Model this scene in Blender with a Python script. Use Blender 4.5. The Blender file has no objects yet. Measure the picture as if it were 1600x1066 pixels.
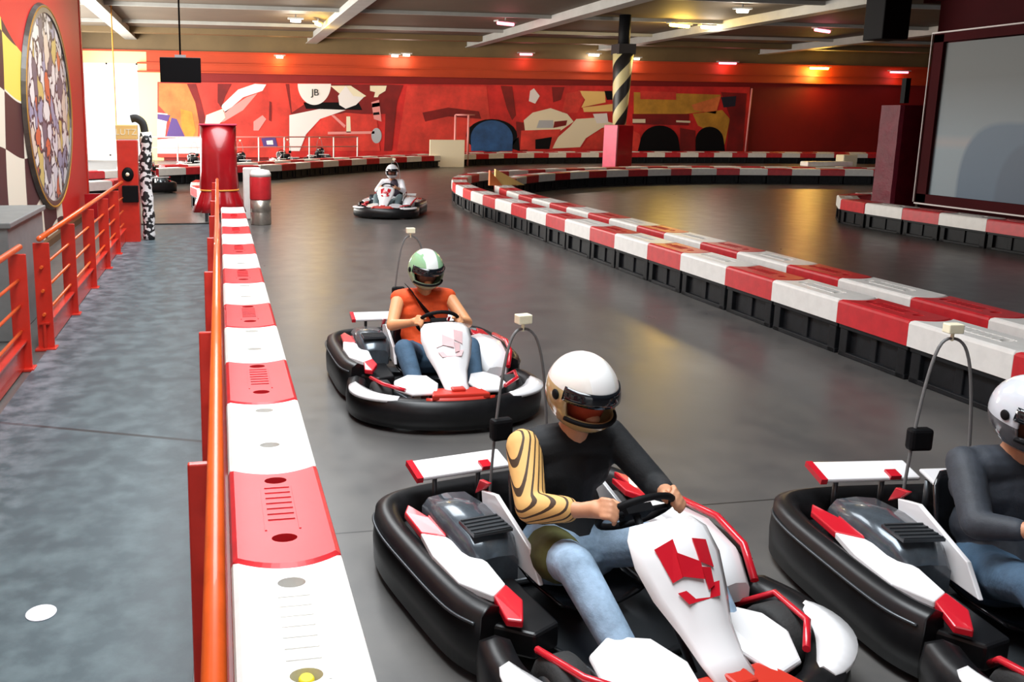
import bpy, math, random
from mathutils import Vector, Matrix, Euler
from mathutils.geometry import tessellate_polygon
random.seed(7)
PI = math.pi
S = bpy.context.scene
COL = S.collection

# ------------------------------------------------------------------ camera
H = 1.95
CF = 1350.0
cam_d = bpy.data.cameras.new('camera'); cam = bpy.data.objects.new('camera', cam_d); COL.objects.link(cam)
cam_d.sensor_fit = 'HORIZONTAL'; cam_d.sensor_width = 36.0; cam_d.lens = CF / 1600.0 * 36.0
cam_d.shift_x = 0.1300; cam_d.shift_y = -0.0692
cam_d.clip_start = 0.05; cam_d.clip_end = 300
MR = Matrix.Rotation(math.radians(-10.5), 3, 'Z') @ Matrix.Rotation(math.radians(80), 3, 'X') @ Matrix.Rotation(math.radians(0.5), 3, 'Z')
cam.matrix_world = Matrix.Translation((0, 0, H)) @ MR.to_4x4()
S.camera = cam

# ------------------------------------------------------------------ world, light, exposure
S.view_settings.view_transform = 'Standard'; S.view_settings.look = 'None'
S.view_settings.exposure = 0.12; S.view_settings.gamma = 1.0; S.view_settings.use_curve_mapping = False
w = bpy.data.worlds.new('overcast_sky'); S.world = w; w.use_nodes = True
w.node_tree.nodes['Background'].inputs[0].default_value = (0.97, 0.98, 1.0, 1)
w.node_tree.nodes['Background'].inputs[1].default_value = 1.15

def area(name, loc, rot, sx, sy, power, color=(1, 1, 1), spread=180):
    d = bpy.data.lights.new(name, 'AREA'); d.shape = 'RECTANGLE'; d.size = sx; d.size_y = sy; d.energy = power; d.color = color; d.spread = math.radians(spread)
    o = bpy.data.objects.new(name, d); o.location = loc; o.rotation_euler = rot; COL.objects.link(o); return o
# fill lamps added under the closed ceiling; daylight through the open gate on the left
area('overhead_fill', (0.5, 3.4, 5.35), (0, 0, 0), 2.4, 5.0, 360, (0.92, 0.97, 1.0), 150)
area('overhead_fill', (0.3, 12.0, 5.35), (0, 0, 0), 2.4, 8.0, 540, (0.95, 0.98, 1.0), 150)
area('gate_daylight', (-6.4, 28.0, 2.4), (0, math.radians(-90), 0), 4.2, 20.0, 4000, (1.0, 0.97, 0.9), 180)

# ------------------------------------------------------------------ materials
def mat(name, col, rough=0.5, metal=0.0, spec=0.5, noise=0.0, nscale=6.0, coat=0.0, emit=None, estr=0.0, bump=0.0, col2=None):
    m = bpy.data.materials.new(name); m.use_nodes = True; nt = m.node_tree; b = nt.nodes['Principled BSDF']
    b.inputs['Base Color'].default_value = (*col, 1); b.inputs['Roughness'].default_value = rough
    b.inputs['Metallic'].default_value = metal; b.inputs['Specular IOR Level'].default_value = spec
    b.inputs['Coat Weight'].default_value = coat
    if emit: b.inputs['Emission Color'].default_value = (*emit, 1); b.inputs['Emission Strength'].default_value = estr
    if noise > 0 or bump > 0:
        tc = nt.nodes.new('ShaderNodeTexCoord'); n = nt.nodes.new('ShaderNodeTexNoise'); n.inputs['Scale'].default_value = nscale
        n.inputs['Detail'].default_value = 6; n.inputs['Roughness'].default_value = 0.62
        nt.links.new(tc.outputs['Object'], n.inputs['Vector'])
        if noise > 0:
            r = nt.nodes.new('ShaderNodeValToRGB'); r.color_ramp.elements[0].position = 0.32; r.color_ramp.elements[1].position = 0.7
            c2 = col2 if col2 else tuple(min(1, c * (1 + noise)) for c in col)
            c1 = tuple(c * (1 - noise) for c in col) if not col2 else col
            r.color_ramp.elements[0].color = (*c1, 1); r.color_ramp.elements[1].color = (*c2, 1)
            nt.links.new(n.outputs['Fac'], r.inputs['Fac']); nt.links.new(r.outputs['Color'], b.inputs['Base Color'])
        if bump > 0:
            bp = nt.nodes.new('ShaderNodeBump'); bp.inputs['Strength'].default_value = bump; bp.inputs['Distance'].default_value = 0.02
            nt.links.new(n.outputs['Fac'], bp.inputs['Height']); nt.links.new(bp.outputs['Normal'], b.inputs['Normal'])
    return m

def nodes_of(name, rough=0.5):
    m = bpy.data.materials.new(name); m.use_nodes = True; nt = m.node_tree; b = nt.nodes['Principled BSDF']
    b.inputs['Roughness'].default_value = rough
    tc = nt.nodes.new('ShaderNodeTexCoord')
    sep = nt.nodes.new('ShaderNodeSeparateXYZ'); nt.links.new(tc.outputs['Object'], sep.inputs[0])
    def math_(op, a, b_=None, c=None):
        n = nt.nodes.new('ShaderNodeMath'); n.operation = op
        for i, v in enumerate((a, b_, c)):
            if v is None: continue
            if isinstance(v, (int, float)): n.inputs[i].default_value = v
            else: nt.links.new(v, n.inputs[i])
        return n.outputs[0]
    def mix(f, a, c):
        n = nt.nodes.new('ShaderNodeMix'); n.data_type = 'RGBA'
        if isinstance(f, (int, float)): n.inputs[0].default_value = f
        else: nt.links.new(f, n.inputs[0])
        for idx, v in ((6, a), (7, c)):
            if isinstance(v, tuple): n.inputs[idx].default_value = (*v, 1)
            else: nt.links.new(v, n.inputs[idx])
        return n.outputs[2]
    def noise(scale, detail=5, vec=None, rough_=0.6):
        n = nt.nodes.new('ShaderNodeTexNoise'); n.inputs['Scale'].default_value = scale; n.inputs['Detail'].default_value = detail
        n.inputs['Roughness'].default_value = rough_
        nt.links.new(vec if vec else tc.outputs['Object'], n.inputs['Vector']); return n.outputs['Fac']
    return m, nt, b, tc, sep, math_, mix, noise

M = {}
M['white_plastic'] = mat('white_plastic', (0.86, 0.85, 0.81), 0.38, noise=0.05, nscale=9)
M['red_plastic'] = mat('red_plastic', (0.60, 0.022, 0.03), 0.36, noise=0.12, nscale=9)
M['black_base'] = mat('black_base', (0.008, 0.009, 0.011), 0.55, spec=0.25, noise=0.4, nscale=7)
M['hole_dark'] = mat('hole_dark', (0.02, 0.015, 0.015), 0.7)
M['rail_red'] = mat('rail_red', (0.62, 0.028, 0.014), 0.35, noise=0.12, nscale=5, coat=0.3)
M['rail_orange'] = mat('rail_orange', (0.85, 0.12, 0.018), 0.33, noise=0.12, nscale=8, coat=0.3)
M['wall_red'] = mat('wall_red', (0.24, 0.006, 0.005), 0.6, noise=0.18, nscale=0.4)
M['mural_red'] = mat('mural_red', (0.62, 0.02, 0.018), 0.6, noise=0.35, nscale=0.9)
M['wall_warm_lit'] = mat('wall_warm_lit', (0.50, 0.05, 0.009), 0.55, noise=0.1, nscale=0.5)
M['wall_yellow'] = mat('wall_yellow', (0.86, 0.72, 0.34), 0.6)
M['ceiling'] = mat('ceiling', (0.11, 0.085, 0.06), 0.7, noise=0.12, nscale=0.7)
M['beam'] = mat('beam', (0.36, 0.36, 0.34), 0.5, noise=0.1, nscale=1.5)
M['beam_brown'] = mat('beam_brown', (0.16, 0.105, 0.045), 0.6, noise=0.15, nscale=0.6)
M['darkred'] = mat('darkred', (0.05, 0.002, 0.004), 0.8, spec=0.15, noise=0.2, nscale=0.6)
M['black'] = mat('black', (0.006, 0.006, 0.007), 0.6, spec=0.12)
M['black_gloss'] = mat('black_gloss', (0.012, 0.012, 0.014), 0.14, coat=0.5)
M['black_plastic'] = mat('black_plastic', (0.008, 0.008, 0.009), 0.36, spec=0.4, noise=0.3, nscale=12)
M['tyre'] = mat('tyre', (0.02, 0.02, 0.02), 0.75, bump=0.2, nscale=60)
M['steel'] = mat('steel', (0.55, 0.56, 0.58), 0.3, metal=1.0)
M['hoop_grey'] = mat('hoop_grey', (0.16, 0.16, 0.16), 0.5)
M['grey_metal'] = mat('grey_metal', (0.10, 0.11, 0.12), 0.35, metal=0.7)
M['engine'] = mat('engine', (0.09, 0.11, 0.13), 0.22, metal=0.4, coat=0.4, noise=0.3, nscale=9)
M['kart_white'] = mat('kart_white', (0.88, 0.87, 0.88), 0.22, coat=0.5)
M['kart_red'] = mat('kart_red', (0.58, 0.012, 0.025), 0.25, coat=0.5)
M['bumper_red'] = mat('bumper_red', (0.55, 0.03, 0.015), 0.4)
M['faint_mark'] = mat('faint_mark', (0.80, 0.55, 0.56), 0.3)
M['grey_sticker'] = mat('grey_sticker', (0.45, 0.47, 0.5), 0.35)
M['skin'] = mat('skin', (0.62, 0.30, 0.17), 0.5, noise=0.08, nscale=8)
M['skin_lit'] = mat('skin_lit', (0.78, 0.36, 0.17), 0.5, noise=0.08, nscale=8)  # warm light on the bare arms put into the skin colour
M['face'] = mat('face', (0.22, 0.075, 0.045), 0.5)  # face colour darkened for the shade inside the helmet
M['balaclava'] = mat('balaclava', (0.42, 0.05, 0.015), 0.8)
M['eye'] = mat('eye', (0.8, 0.8, 0.78), 0.3)
M['orange_shirt'] = mat('orange_shirt', (0.80, 0.085, 0.012), 0.75, noise=0.18, nscale=7, bump=0.4)
M['black_shirt'] = mat('black_shirt', (0.010, 0.011, 0.013), 0.8, noise=0.3, nscale=7, bump=0.4)
M['dark_jacket'] = mat('dark_jacket', (0.035, 0.042, 0.055), 0.65, noise=0.4, nscale=6, bump=0.4)
M['white_suit'] = mat('white_suit', (0.86, 0.85, 0.88), 0.7, noise=0.06, nscale=6, bump=0.3)
M['dark_vest'] = mat('dark_vest', (0.05, 0.035, 0.055), 0.8)
M['teal_trousers'] = mat('teal_trousers', (0.12, 0.17, 0.18), 0.8)
M['jeans_dark'] = mat('jeans_dark', (0.055, 0.11, 0.18), 0.85, noise=0.25, nscale=10, bump=0.4)
M['jeans_light'] = mat('jeans_light', (0.30, 0.42, 0.56), 0.85, noise=0.35, nscale=9, bump=0.4)
M['olive'] = mat('olive', (0.075, 0.075, 0.018), 0.85)
M['shoe_tan'] = mat('shoe_tan', (0.70, 0.55, 0.45), 0.6)
M['shoe_grey'] = mat('shoe_grey', (0.50, 0.55, 0.62), 0.6)
M['visor'] = mat('visor', (0.008, 0.010, 0.013), 0.1, coat=0.6)
M['lamp_head'] = mat('lamp_head', (0.9, 0.85, 0.62), 0.3)
M['red_vinyl'] = mat('red_vinyl', (0.42, 0.006, 0.012), 0.28, noise=0.15, nscale=3, coat=0.3)
M['pink_vinyl'] = mat('pink_vinyl', (0.72, 0.03, 0.10), 0.35, noise=0.15, nscale=3)
M['rope_yellow'] = mat('rope_yellow', (0.85, 0.36, 0.05), 0.6)
M['sign_yellow'] = mat('sign_yellow', (0.85, 0.55, 0.18), 0.5)
M['tyre_yellow'] = mat('tyre_yellow', (0.75, 0.62, 0.02), 0.5)
M['sticker'] = mat('sticker', (0.78, 0.78, 0.85), 0.5)
M['grey_panel'] = mat('grey_panel', (0.20, 0.21, 0.21), 0.5, noise=0.1)
M['wood_brown'] = mat('wood_brown', (0.12, 0.055, 0.02), 0.6)
M['blue_patch'] = mat('blue_patch', (0.02, 0.08, 0.22), 0.6, noise=0.35, nscale=1.5)
M['cream'] = mat('cream', (0.85, 0.76, 0.55), 0.6)
M['pale'] = mat('pale', (0.85, 0.80, 0.78), 0.6)
M['pink'] = mat('pink', (0.80, 0.30, 0.28), 0.6)
M['purple'] = mat('purple', (0.10, 0.05, 0.22), 0.6)
M['orange'] = mat('orange', (0.80, 0.20, 0.05), 0.6, noise=0.35, nscale=0.9)
M['ochre'] = mat('ochre', (0.55, 0.27, 0.03), 0.6, noise=0.35, nscale=0.9)
M['deepred'] = mat('deepred', (0.20, 0.006, 0.006), 0.6, noise=0.35, nscale=0.9)
M['brightred'] = mat('brightred', (0.68, 0.045, 0.03), 0.6, noise=0.35, nscale=0.9)
M['navy'] = mat('navy', (0.012, 0.014, 0.03), 0.6)
M['tube_pink'] = mat('tube_pink', (1, 0.4, 0.45), 0.4, emit=(1.0, 0.16, 0.22), estr=5)
M['tube_yellow'] = mat('tube_yellow', (1, 0.9, 0.3), 0.4, emit=(1.0, 0.68, 0.06), estr=34)
M['tube_white'] = mat('tube_white', (1, 1, 1), 0.4, emit=(1.0, 0.93, 0.8), estr=10)

# track floor: worn dark grey coated concrete
m, nt, b, tc, sep, ma, mix, noise = nodes_of('track_floor', 0.34)
n1 = noise(0.35, 6); n2 = noise(3.0, 8); 
base = mix(n1, (0.055, 0.053, 0.052), (0.125, 0.121, 0.118))
base = mix(ma('MULTIPLY', ma('SUBTRACT', n2, 0.35), 0.7), base, (0.21, 0.19, 0.165))
seam = ma('MULTIPLY', ma('LESS_THAN', ma('ABSOLUTE', ma('SUBTRACT', sep.outputs['Y'], 3.80)), 0.006), 0.8)
base = mix(seam, base, (0.01, 0.01, 0.01))
nt.links.new(base, b.inputs['Base Color'])
nt.links.new(ma('ADD', 0.20, ma('MULTIPLY', n2, 0.26)), b.inputs['Roughness'])
b.inputs['Specular IOR Level'].default_value = 0.6
M['track'] = m
# walkway: blue-grey steel deck with pale scuffed stains
m, nt, b, tc, sep, ma, mix, noise = nodes_of('walkway_deck', 0.36)
n1 = noise(0.9, 6); n2 = noise(6.0, 8); n3 = noise(0.55, 4)
base = mix(n1, (0.026, 0.046, 0.056), (0.066, 0.102, 0.118))
base = mix(ma('MULTIPLY', ma('GREATER_THAN', n3, 0.0), ma('MULTIPLY', ma('MAXIMUM', ma('SUBTRACT', n2, 0.42), 0.0), 1.2)), base, (0.20, 0.27, 0.285))
line = ma('ADD', sep.outputs['Y'], ma('MULTIPLY', sep.outputs['X'], 0.42))
seam = ma('LESS_THAN', ma('ABSOLUTE', ma('SUBTRACT', line, 5.02)), 0.018)
base = mix(ma('MULTIPLY', seam, 0.85), base, (0.008, 0.008, 0.01))
edge = ma('MULTIPLY', ma('MAXIMUM', ma('MULTIPLY', ma('SUBTRACT', -0.95, sep.outputs['X']), 2.2), 0.0), ma('MINIMUM', ma('MULTIPLY', ma('MAXIMUM', ma('SUBTRACT', n2, 0.4), 0.0), 4.0), 1.0))
base = mix(ma('MINIMUM', ma('MULTIPLY', edge, 0.5), 0.5), base, (0.28, 0.26, 0.30))
nt.links.new(base, b.inputs['Base Color'])
nt.links.new(ma('ADD', 0.28, ma('MULTIPLY', n2, 0.3)), b.inputs['Roughness'])
M['deck'] = m
# chequered flag wall paint (left wall, plane X const): coordinates Y, Z
m, nt, b, tc, sep, ma, mix, noise = nodes_of('flag_wall', 0.45)
Yc, Zc = sep.outputs['Y'], sep.outputs['Z']
wav = ma('MULTIPLY', ma('SINE', ma('MULTIPLY', Yc, 1.6)), 0.16)
zz = ma('ADD', ma('ADD', Zc, wav), ma('MULTIPLY', ma('SUBTRACT', Yc, 12.0), -0.05))
yy = ma('ADD', Yc, ma('MULTIPLY', ma('SINE', ma('MULTIPLY', Zc, 1.6)), 0.12))
ca = ma('FLOOR', ma('MULTIPLY', zz, 1.35)); cb = ma('FLOOR', ma('MULTIPLY', yy, 0.95))
chk = ma('FLOORED_MODULO', ma('ADD', ca, cb), 2.0)
flag = mix(chk, (0.84, 0.80, 0.66), (0.055, 0.018, 0.022))
top = ma('GREATER_THAN', zz, ma('SUBTRACT', 3.22, ma('MULTIPLY', ma('MAXIMUM', ma('SUBTRACT', Yc, 11.2), 0.0), 0.2)))
right = ma('GREATER_THAN', Yc, ma('ADD', 15.3, ma('MULTIPLY', Zc, -0.25)))
red = ma('MAXIMUM', top, right)
yel_lit = ma('MULTIPLY', ma('GREATER_THAN', zz, 2.25), ma('LESS_THAN', chk, 0.5))
col = mix(yel_lit, flag, (0.92, 0.72, 0.12))
nt.links.new(mix(red, col, (0.72, 0.02, 0.015)), b.inputs['Base Color'])
M['flagwall'] = m
# round painted emblem: crowded patches with dark contours
m, nt, b, tc, sep, ma, mix, noise = nodes_of('emblem_paint', 0.4)
mp = nt.nodes.new('ShaderNodeMapping'); mp.inputs['Scale'].default_value = (1, 1.0, 0.75)
nz = nt.nodes.new('ShaderNodeTexNoise'); nz.inputs['Scale'].default_value = 3.0; nt.links.new(tc.outputs['Object'], nz.inputs['Vector'])
va = nt.nodes.new('ShaderNodeVectorMath'); va.operation = 'MULTIPLY_ADD'; nt.links.new(nz.outputs['Color'], va.inputs[0]); va.inputs[1].default_value = (0.5, 0.5, 0.5); nt.links.new(tc.outputs['Object'], va.inputs[2])
nt.links.new(va.outputs[0], mp.inputs[0])
v1 = nt.nodes.new('ShaderNodeTexVoronoi'); v1.feature = 'DISTANCE_TO_EDGE'; v1.inputs['Scale'].default_value = 3.1; nt.links.new(mp.outputs[0], v1.inputs['Vector'])
v2 = nt.nodes.new('ShaderNodeTexVoronoi'); v2.inputs['Scale'].default_value = 3.1; nt.links.new(mp.outputs[0], v2.inputs['Vector'])
r = nt.nodes.new('ShaderNodeValToRGB'); r.color_ramp.interpolation = 'CONSTANT'
sc = nt.nodes.new('ShaderNodeSeparateColor'); nt.links.new(v2.outputs['Color'], sc.inputs[0]); nt.links.new(sc.outputs[0], r.inputs['Fac'])
els = [(0.0, (0.80, 0.78, 0.76)), (0.28, (0.30, 0.32, 0.46)), (0.42, (0.72, 0.70, 0.74)), (0.58, (0.62, 0.13, 0.05)), (0.68, (0.62, 0.50, 0.16)), (0.8, (0.14, 0.13, 0.17)), (0.9, (0.72, 0.62, 0.5))]
r.color_ramp.elements[0].color = (*els[0][1], 1); r.color_ramp.elements[1].position = els[1][0]; r.color_ramp.elements[1].color = (*els[1][1], 1)
for p, c in els[2:]:
    e = r.color_ramp.elements.new(p); e.color = (*c, 1)
edge = ma('LESS_THAN', v1.outputs['Distance'], 0.055)
nt.links.new(mix(edge, r.outputs['Color'], (0.035, 0.03, 0.045)), b.inputs['Base Color'])
M['emblem'] = m
# striped column: diagonal black and pale yellow
m, nt, b, tc, sep, ma, mix, noise = nodes_of('hazard_stripes', 0.45)
ang = ma('ARCTAN2', sep.outputs['Y'], sep.outputs['X'])
t = ma('FLOORED_MODULO', ma('SUBTRACT', ma('MULTIPLY', sep.outputs['Z'], 0.92), ma('DIVIDE', ang, PI)), 1.0)
nt.links.new(mix(ma('LESS_THAN', t, 0.52), (0.70, 0.60, 0.30), (0.015, 0.013, 0.012)), b.inputs['Base Color'])
M['hazard'] = m
M['emblem_rim'] = mat('emblem_rim', (0.10, 0.085, 0.07), 0.3, noise=0.5, nscale=2)
# padded post skin: torn black and white camouflage
m, nt, b, tc, sep, ma, mix, noise = nodes_of('blotch_pad', 0.5)
n = noise(14, 2, rough_=0.4)
nt.links.new(mix(ma('GREATER_THAN', n, 0.5), (0.82, 0.84, 0.84), (0.015, 0.018, 0.02)), b.inputs['Base Color'])
M['blotch'] = m
# striped sleeve
m, nt, b, tc, sep, ma, mix, noise = nodes_of('striped_sleeve', 0.7)
t = ma('FLOORED_MODULO', ma('ADD', ma('MULTIPLY', sep.outputs['X'], 40), ma('MULTIPLY', sep.outputs['Z'], 30)), 1.0)
nt.links.new(mix(ma('LESS_THAN', t, 0.3), (0.72, 0.42, 0.14), (0.05, 0.025, 0.01)), b.inputs['Base Color'])
M['sleeve'] = m
# helmets: coloured by region in the helmet's own coordinates
def helmet_mat(name, main, stripe, low, stripe_w, low_z):
    m, nt, b, tc, sep, ma, mix, noise = nodes_of(name, 0.16)
    b.inputs['Coat Weight'].default_value = 0.6
    st = ma('LESS_THAN', ma('ABSOLUTE', sep.outputs['X']), stripe_w)
    lo = ma('LESS_THAN', sep.outputs['Z'], low_z)
    nt.links.new(mix(lo, mix(st, main, stripe), low), b.inputs['Base Color'])
    return m
M['helmet_green'] = helmet_mat('helmet_green', (0.30, 0.52, 0.30), (0.86, 0.90, 0.86), (0.42, 0.55, 0.36), 0.045, -0.02)
M['helmet_gold'] = helmet_mat('helmet_gold', (0.84, 0.80, 0.74), (0.88, 0.87, 0.86), (0.50, 0.36, 0.17), 0.05, 0.04)
M['helmet_white'] = helmet_mat('helmet_white', (0.85, 0.86, 0.88), (0.85, 0.86, 0.88), (0.80, 0.8, 0.82), 0.05, -0.2)
M['helmet_silver'] = helmet_mat('helmet_silver', (0.62, 0.65, 0.70), (0.88, 0.9, 0.93), (0.10, 0.10, 0.11), 0.06, -0.02)
# projected banner on the right: blurred grey sky over soft blue shapes
m, nt, b, tc, sep, ma, mix, noise = nodes_of('banner_print', 0.5)
Yc, Zc = sep.outputs['Y'], sep.outputs['Z']
sky = mix(ma('MINIMUM', ma('MAXIMUM', ma('DIVIDE', ma('SUBTRACT', Zc, 1.5), 1.2), 0.0), 1.0), (0.19, 0.25, 0.29), (0.062, 0.072, 0.072))
peach = ma('MULTIPLY', ma('SMOOTH_MIN', ma('MAXIMUM', ma('SUBTRACT', 1.0, ma('MULTIPLY', ma('ABSOLUTE', ma('SUBTRACT', Zc, 1.62)), 7.0)), 0.0), 1.0, 0.1), 0.55)
sky = mix(peach, sky, (0.32, 0.27, 0.26))
def blob(yc, zc, ry, rz, soft=5.0):
    d = ma('ADD', ma('POWER', ma('ABSOLUTE', ma('DIVIDE', ma('SUBTRACT', Yc, yc), ry)), 3.0), ma('POWER', ma('ABSOLUTE', ma('DIVIDE', ma('SUBTRACT', Zc, zc), rz)), 3.0))
    return ma('MINIMUM', ma('MAXIMUM', ma('MULTIPLY', ma('SUBTRACT', 1.0, d), soft), 0.0), 1.0)
c = mix(blob(11.75, 0.72, 1.0, 1.28), sky, (0.04, 0.09, 0.155))
c = mix(blob(10.95, 0.6, 1.05, 1.15), c, (0.02, 0.055, 0.11))
nt.links.new(c, b.inputs['Base Color'])
M['banner'] = m

# ------------------------------------------------------------------ mesh helpers
class MB:
    def __init__(s): s.v = []; s.f = []; s.m = []; s.sm = []
    def add(s, vs, fs, mi=0, smooth=True):
        o = len(s.v); s.v += [tuple(p) for p in vs]
        for f in fs: s.f.append([i + o for i in f]); s.m.append(mi); s.sm.append(smooth)
    def box(s, c, d, rot=None, mi=0):
        R_ = rot if rot is not None else Matrix.Identity(3); c = Vector(c)
        vs = [c + R_ @ Vector((x * d[0] / 2, y * d[1] / 2, z * d[2] / 2)) for x in (-1, 1) for y in (-1, 1) for z in (-1, 1)]
        s.add(vs, [(0, 1, 3, 2), (4, 6, 7, 5), (0, 4, 5, 1), (2, 3, 7, 6), (0, 2, 6, 4), (1, 5, 7, 3)], mi, False)
    def rings(s, rr, mi=0, cap=True, smooth=True, closed=True):
        n = len(rr[0]); vs = [p for r_ in rr for p in r_]; fs = []
        for i in range(len(rr) - 1):
            for j in range(n if closed else n - 1):
                k = (j + 1) % n; fs.append((i * n + j, i * n + k, (i + 1) * n + k, (i + 1) * n + j))
        s.add(vs, fs, mi, smooth)
        if cap and closed:
            o = len(s.v) - len(vs)
            s.f.append([o + j for j in range(n)][::-1]); s.m.append(mi); s.sm.append(False)
            s.f.append([o + (len(rr) - 1) * n + j for j in range(n)]); s.m.append(mi); s.sm.append(False)
    def tube(s, pts, r, n=10, mi=0, cap=True):
        pts = [Vector(p) for p in pts]; rad = r if isinstance(r, (list, tuple)) else [r] * len(pts); rr = []; up = None
        for i, p in enumerate(pts):
            t = (pts[min(i + 1, len(pts) - 1)] - pts[max(i - 1, 0)]).normalized()
            if up is None: up = Vector((0, 0, 1)) if abs(t.z) < 0.9 else Vector((1, 0, 0))
            a = t.cross(up).normalized(); bb = a.cross(t).normalized(); up = bb
            rr.append([p + rad[i] * (math.cos(2 * PI * k / n) * a + math.sin(2 * PI * k / n) * bb) for k in range(n)])
        s.rings(rr, mi, cap)
    def sweep(s, pts, prof, mi=0, cap=True, smooth=True):     # prof: (out, z) pairs; path in plan, z up
        pts = [Vector(p) for p in pts]; rr = []
        for i, p in enumerate(pts):
            t = pts[min(i + 1, len(pts) - 1)] - pts[max(i - 1, 0)]; t.z = 0; t.normalize(); nrm = Vector((t.y, -t.x, 0))
            rr.append([p + nrm * a + Vector((0, 0, z)) for a, z in prof])
        s.rings(rr, mi, cap, smooth)
    def ball(s, c, r, nu=16, nv=10, mi=0):
        c = Vector(c); r = Vector(r) if isinstance(r, (tuple, list)) else Vector((r, r, r))
        rr = [[c + Vector((r.x * math.sin(a) * math.cos(u), r.y * math.sin(a) * math.sin(u), r.z * math.cos(a))) for u in [2 * PI * k / nu for k in range(nu)]] for a in [PI * (0.02 + 0.96 * i / nv) for i in range(nv + 1)]]
        s.rings([q[::-1] for q in rr], mi)
    def capsule(s, a, b, ra, rb, n=14):
        a = Vector(a); b = Vector(b); t = (b - a).normalized(); up = Vector((0, 0, 1)) if abs(t.z) < 0.9 else Vector((1, 0, 0))
        x = t.cross(up).normalized(); y = x.cross(t); rr = []
        def ring(c, r_): return [c + r_ * (math.cos(2 * PI * k / n) * x + math.sin(2 * PI * k / n) * y) for k in range(n)]
        for th in (88, 60, 30): rr.append(ring(a - t * ra * math.sin(math.radians(th)), ra * math.cos(math.radians(th))))
        rr.append(ring(a, ra)); rr.append(ring(b, rb))
        for th in (30, 60, 88): rr.append(ring(b + t * rb * math.sin(math.radians(th)), rb * math.cos(math.radians(th))))
        s.rings(rr)
    def lathe(s, prof, c=(0, 0, 0), n=24, mi=0, cap=True):
        rr = [[(c[0] + r_ * math.cos(2 * PI * k / n), c[1] + r_ * math.sin(2 * PI * k / n), c[2] + z) for k in range(n)] for r_, z in prof]
        s.rings(rr, mi, cap)
    def poly(s, pts, mi=0): s.add(pts, [tuple(range(len(pts)))], mi, False)
    def prism(s, pts2, z0, z1, mi=0, fn=None):
        fn = fn or (lambda x, y, z: (x, y, z)); n = len(pts2)
        vs = [fn(x, y, z0) for x, y in pts2] + [fn(x, y, z1) for x, y in pts2]
        s.add(vs, [tuple(range(n))[::-1], tuple(range(n, 2 * n))] + [(i, (i + 1) % n, n + (i + 1) % n, n + i) for i in range(n)], mi, False)
    def mesh(s, name, mats):
        me = bpy.data.meshes.new(name); me.from_pydata(s.v, [], s.f)
        for m_ in (mats if isinstance(mats, (list, tuple)) else [mats]): me.materials.append(m_)
        me.polygons.foreach_set('material_index', s.m); me.polygons.foreach_set('use_smooth', s.sm); me.update()
        return me
    def build(s, name, mats, parent=None, bevel=0.0, fix=True):
        me = s.mesh(name, mats)
        if fix:
            import bmesh
            bm = bmesh.new(); bm.from_mesh(me); bmesh.ops.recalc_face_normals(bm, faces=bm.faces); bm.to_mesh(me); bm.free()
        o = bpy.data.objects.new(name, me); COL.objects.link(o)
        if parent: o.parent = parent
        if bevel:
            b_ = o.modifiers.new('bevel', 'BEVEL'); b_.width = bevel; b_.segments = 2; b_.limit_method = 'ANGLE'; b_.angle_limit = math.radians(40)
        return o

def tag(o, label=None, cat=None, group=None, kind=None):
    if label: o['label'] = label
    if cat: o['category'] = cat
    if group: o['group'] = group
    if kind: o['kind'] = kind
    return o
def empty(name, loc=(0, 0, 0), rz=0.0):
    o = bpy.data.objects.new(name, None); o.empty_display_size = 0.1; o.location = loc; o.rotation_euler = (0, 0, rz); COL.objects.link(o); return o
CH = {}
def copy_tree(o, parent=None):
    c = o.copy(); COL.objects.link(c); c.parent = parent
    for ch in o.children: copy_tree(ch, c)
    return c
def dist_path(pts):
    L = [0]
    for a, b_ in zip(pts, pts[1:]): L.append(L[-1] + (Vector(b_) - Vector(a)).length)
    return L
def at_len(pts, L, s):
    if s <= 0: i = 1
    else:
        i = next((k for k in range(1, len(L)) if L[k] >= s), len(L) - 1)
    t = (s - L[i - 1]) / (L[i] - L[i - 1]); return Vector(pts[i - 1]).lerp(Vector(pts[i]), t)
def spline(ctrl, n=10):
    P_ = [Vector(p) for p in ctrl]; out = []
    for i in range(len(P_) - 1):
        p0 = P_[max(i - 1, 0)]; p1 = P_[i]; p2 = P_[i + 1]; p3 = P_[min(i + 2, len(P_) - 1)]
        for k in range(n):
            t = k / n
            out.append(0.5 * ((2 * p1) + (p2 - p0) * t + (2 * p0 - 5 * p1 + 4 * p2 - p3) * t * t + (3 * p1 - p0 - 3 * p2 + p3) * t ** 3))
    out.append(P_[-1]); return out
def at(px, py, Y):                                             # where a sight line meets the wall plane at depth Y
    r_ = MR @ Vector(((px - 591.98) / CF, -(py - 422.25) / CF, -1.0)); t = Y / r_.y
    return (r_.x * t, Y, H + r_.z * t)
def fused(name, mb, material, parent, voxel=0.008, smooth=2):   # union of limbs as one continuous skin
    o = mb.build(name, material)
    r_ = o.modifiers.new('r', 'REMESH'); r_.mode = 'VOXEL'; r_.voxel_size = voxel; r_.use_smooth_shade = True
    s_ = o.modifiers.new('s', 'SMOOTH'); s_.iterations = smooth; s_.factor = 0.5
    bpy.context.view_layer.update(); dg = bpy.context.evaluated_depsgraph_get()
    me = bpy.data.meshes.new_from_object(o.evaluated_get(dg)); old = o.data; o.modifiers.clear(); o.data = me; bpy.data.meshes.remove(old)
    me.name = name; o.parent = parent; return o
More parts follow.
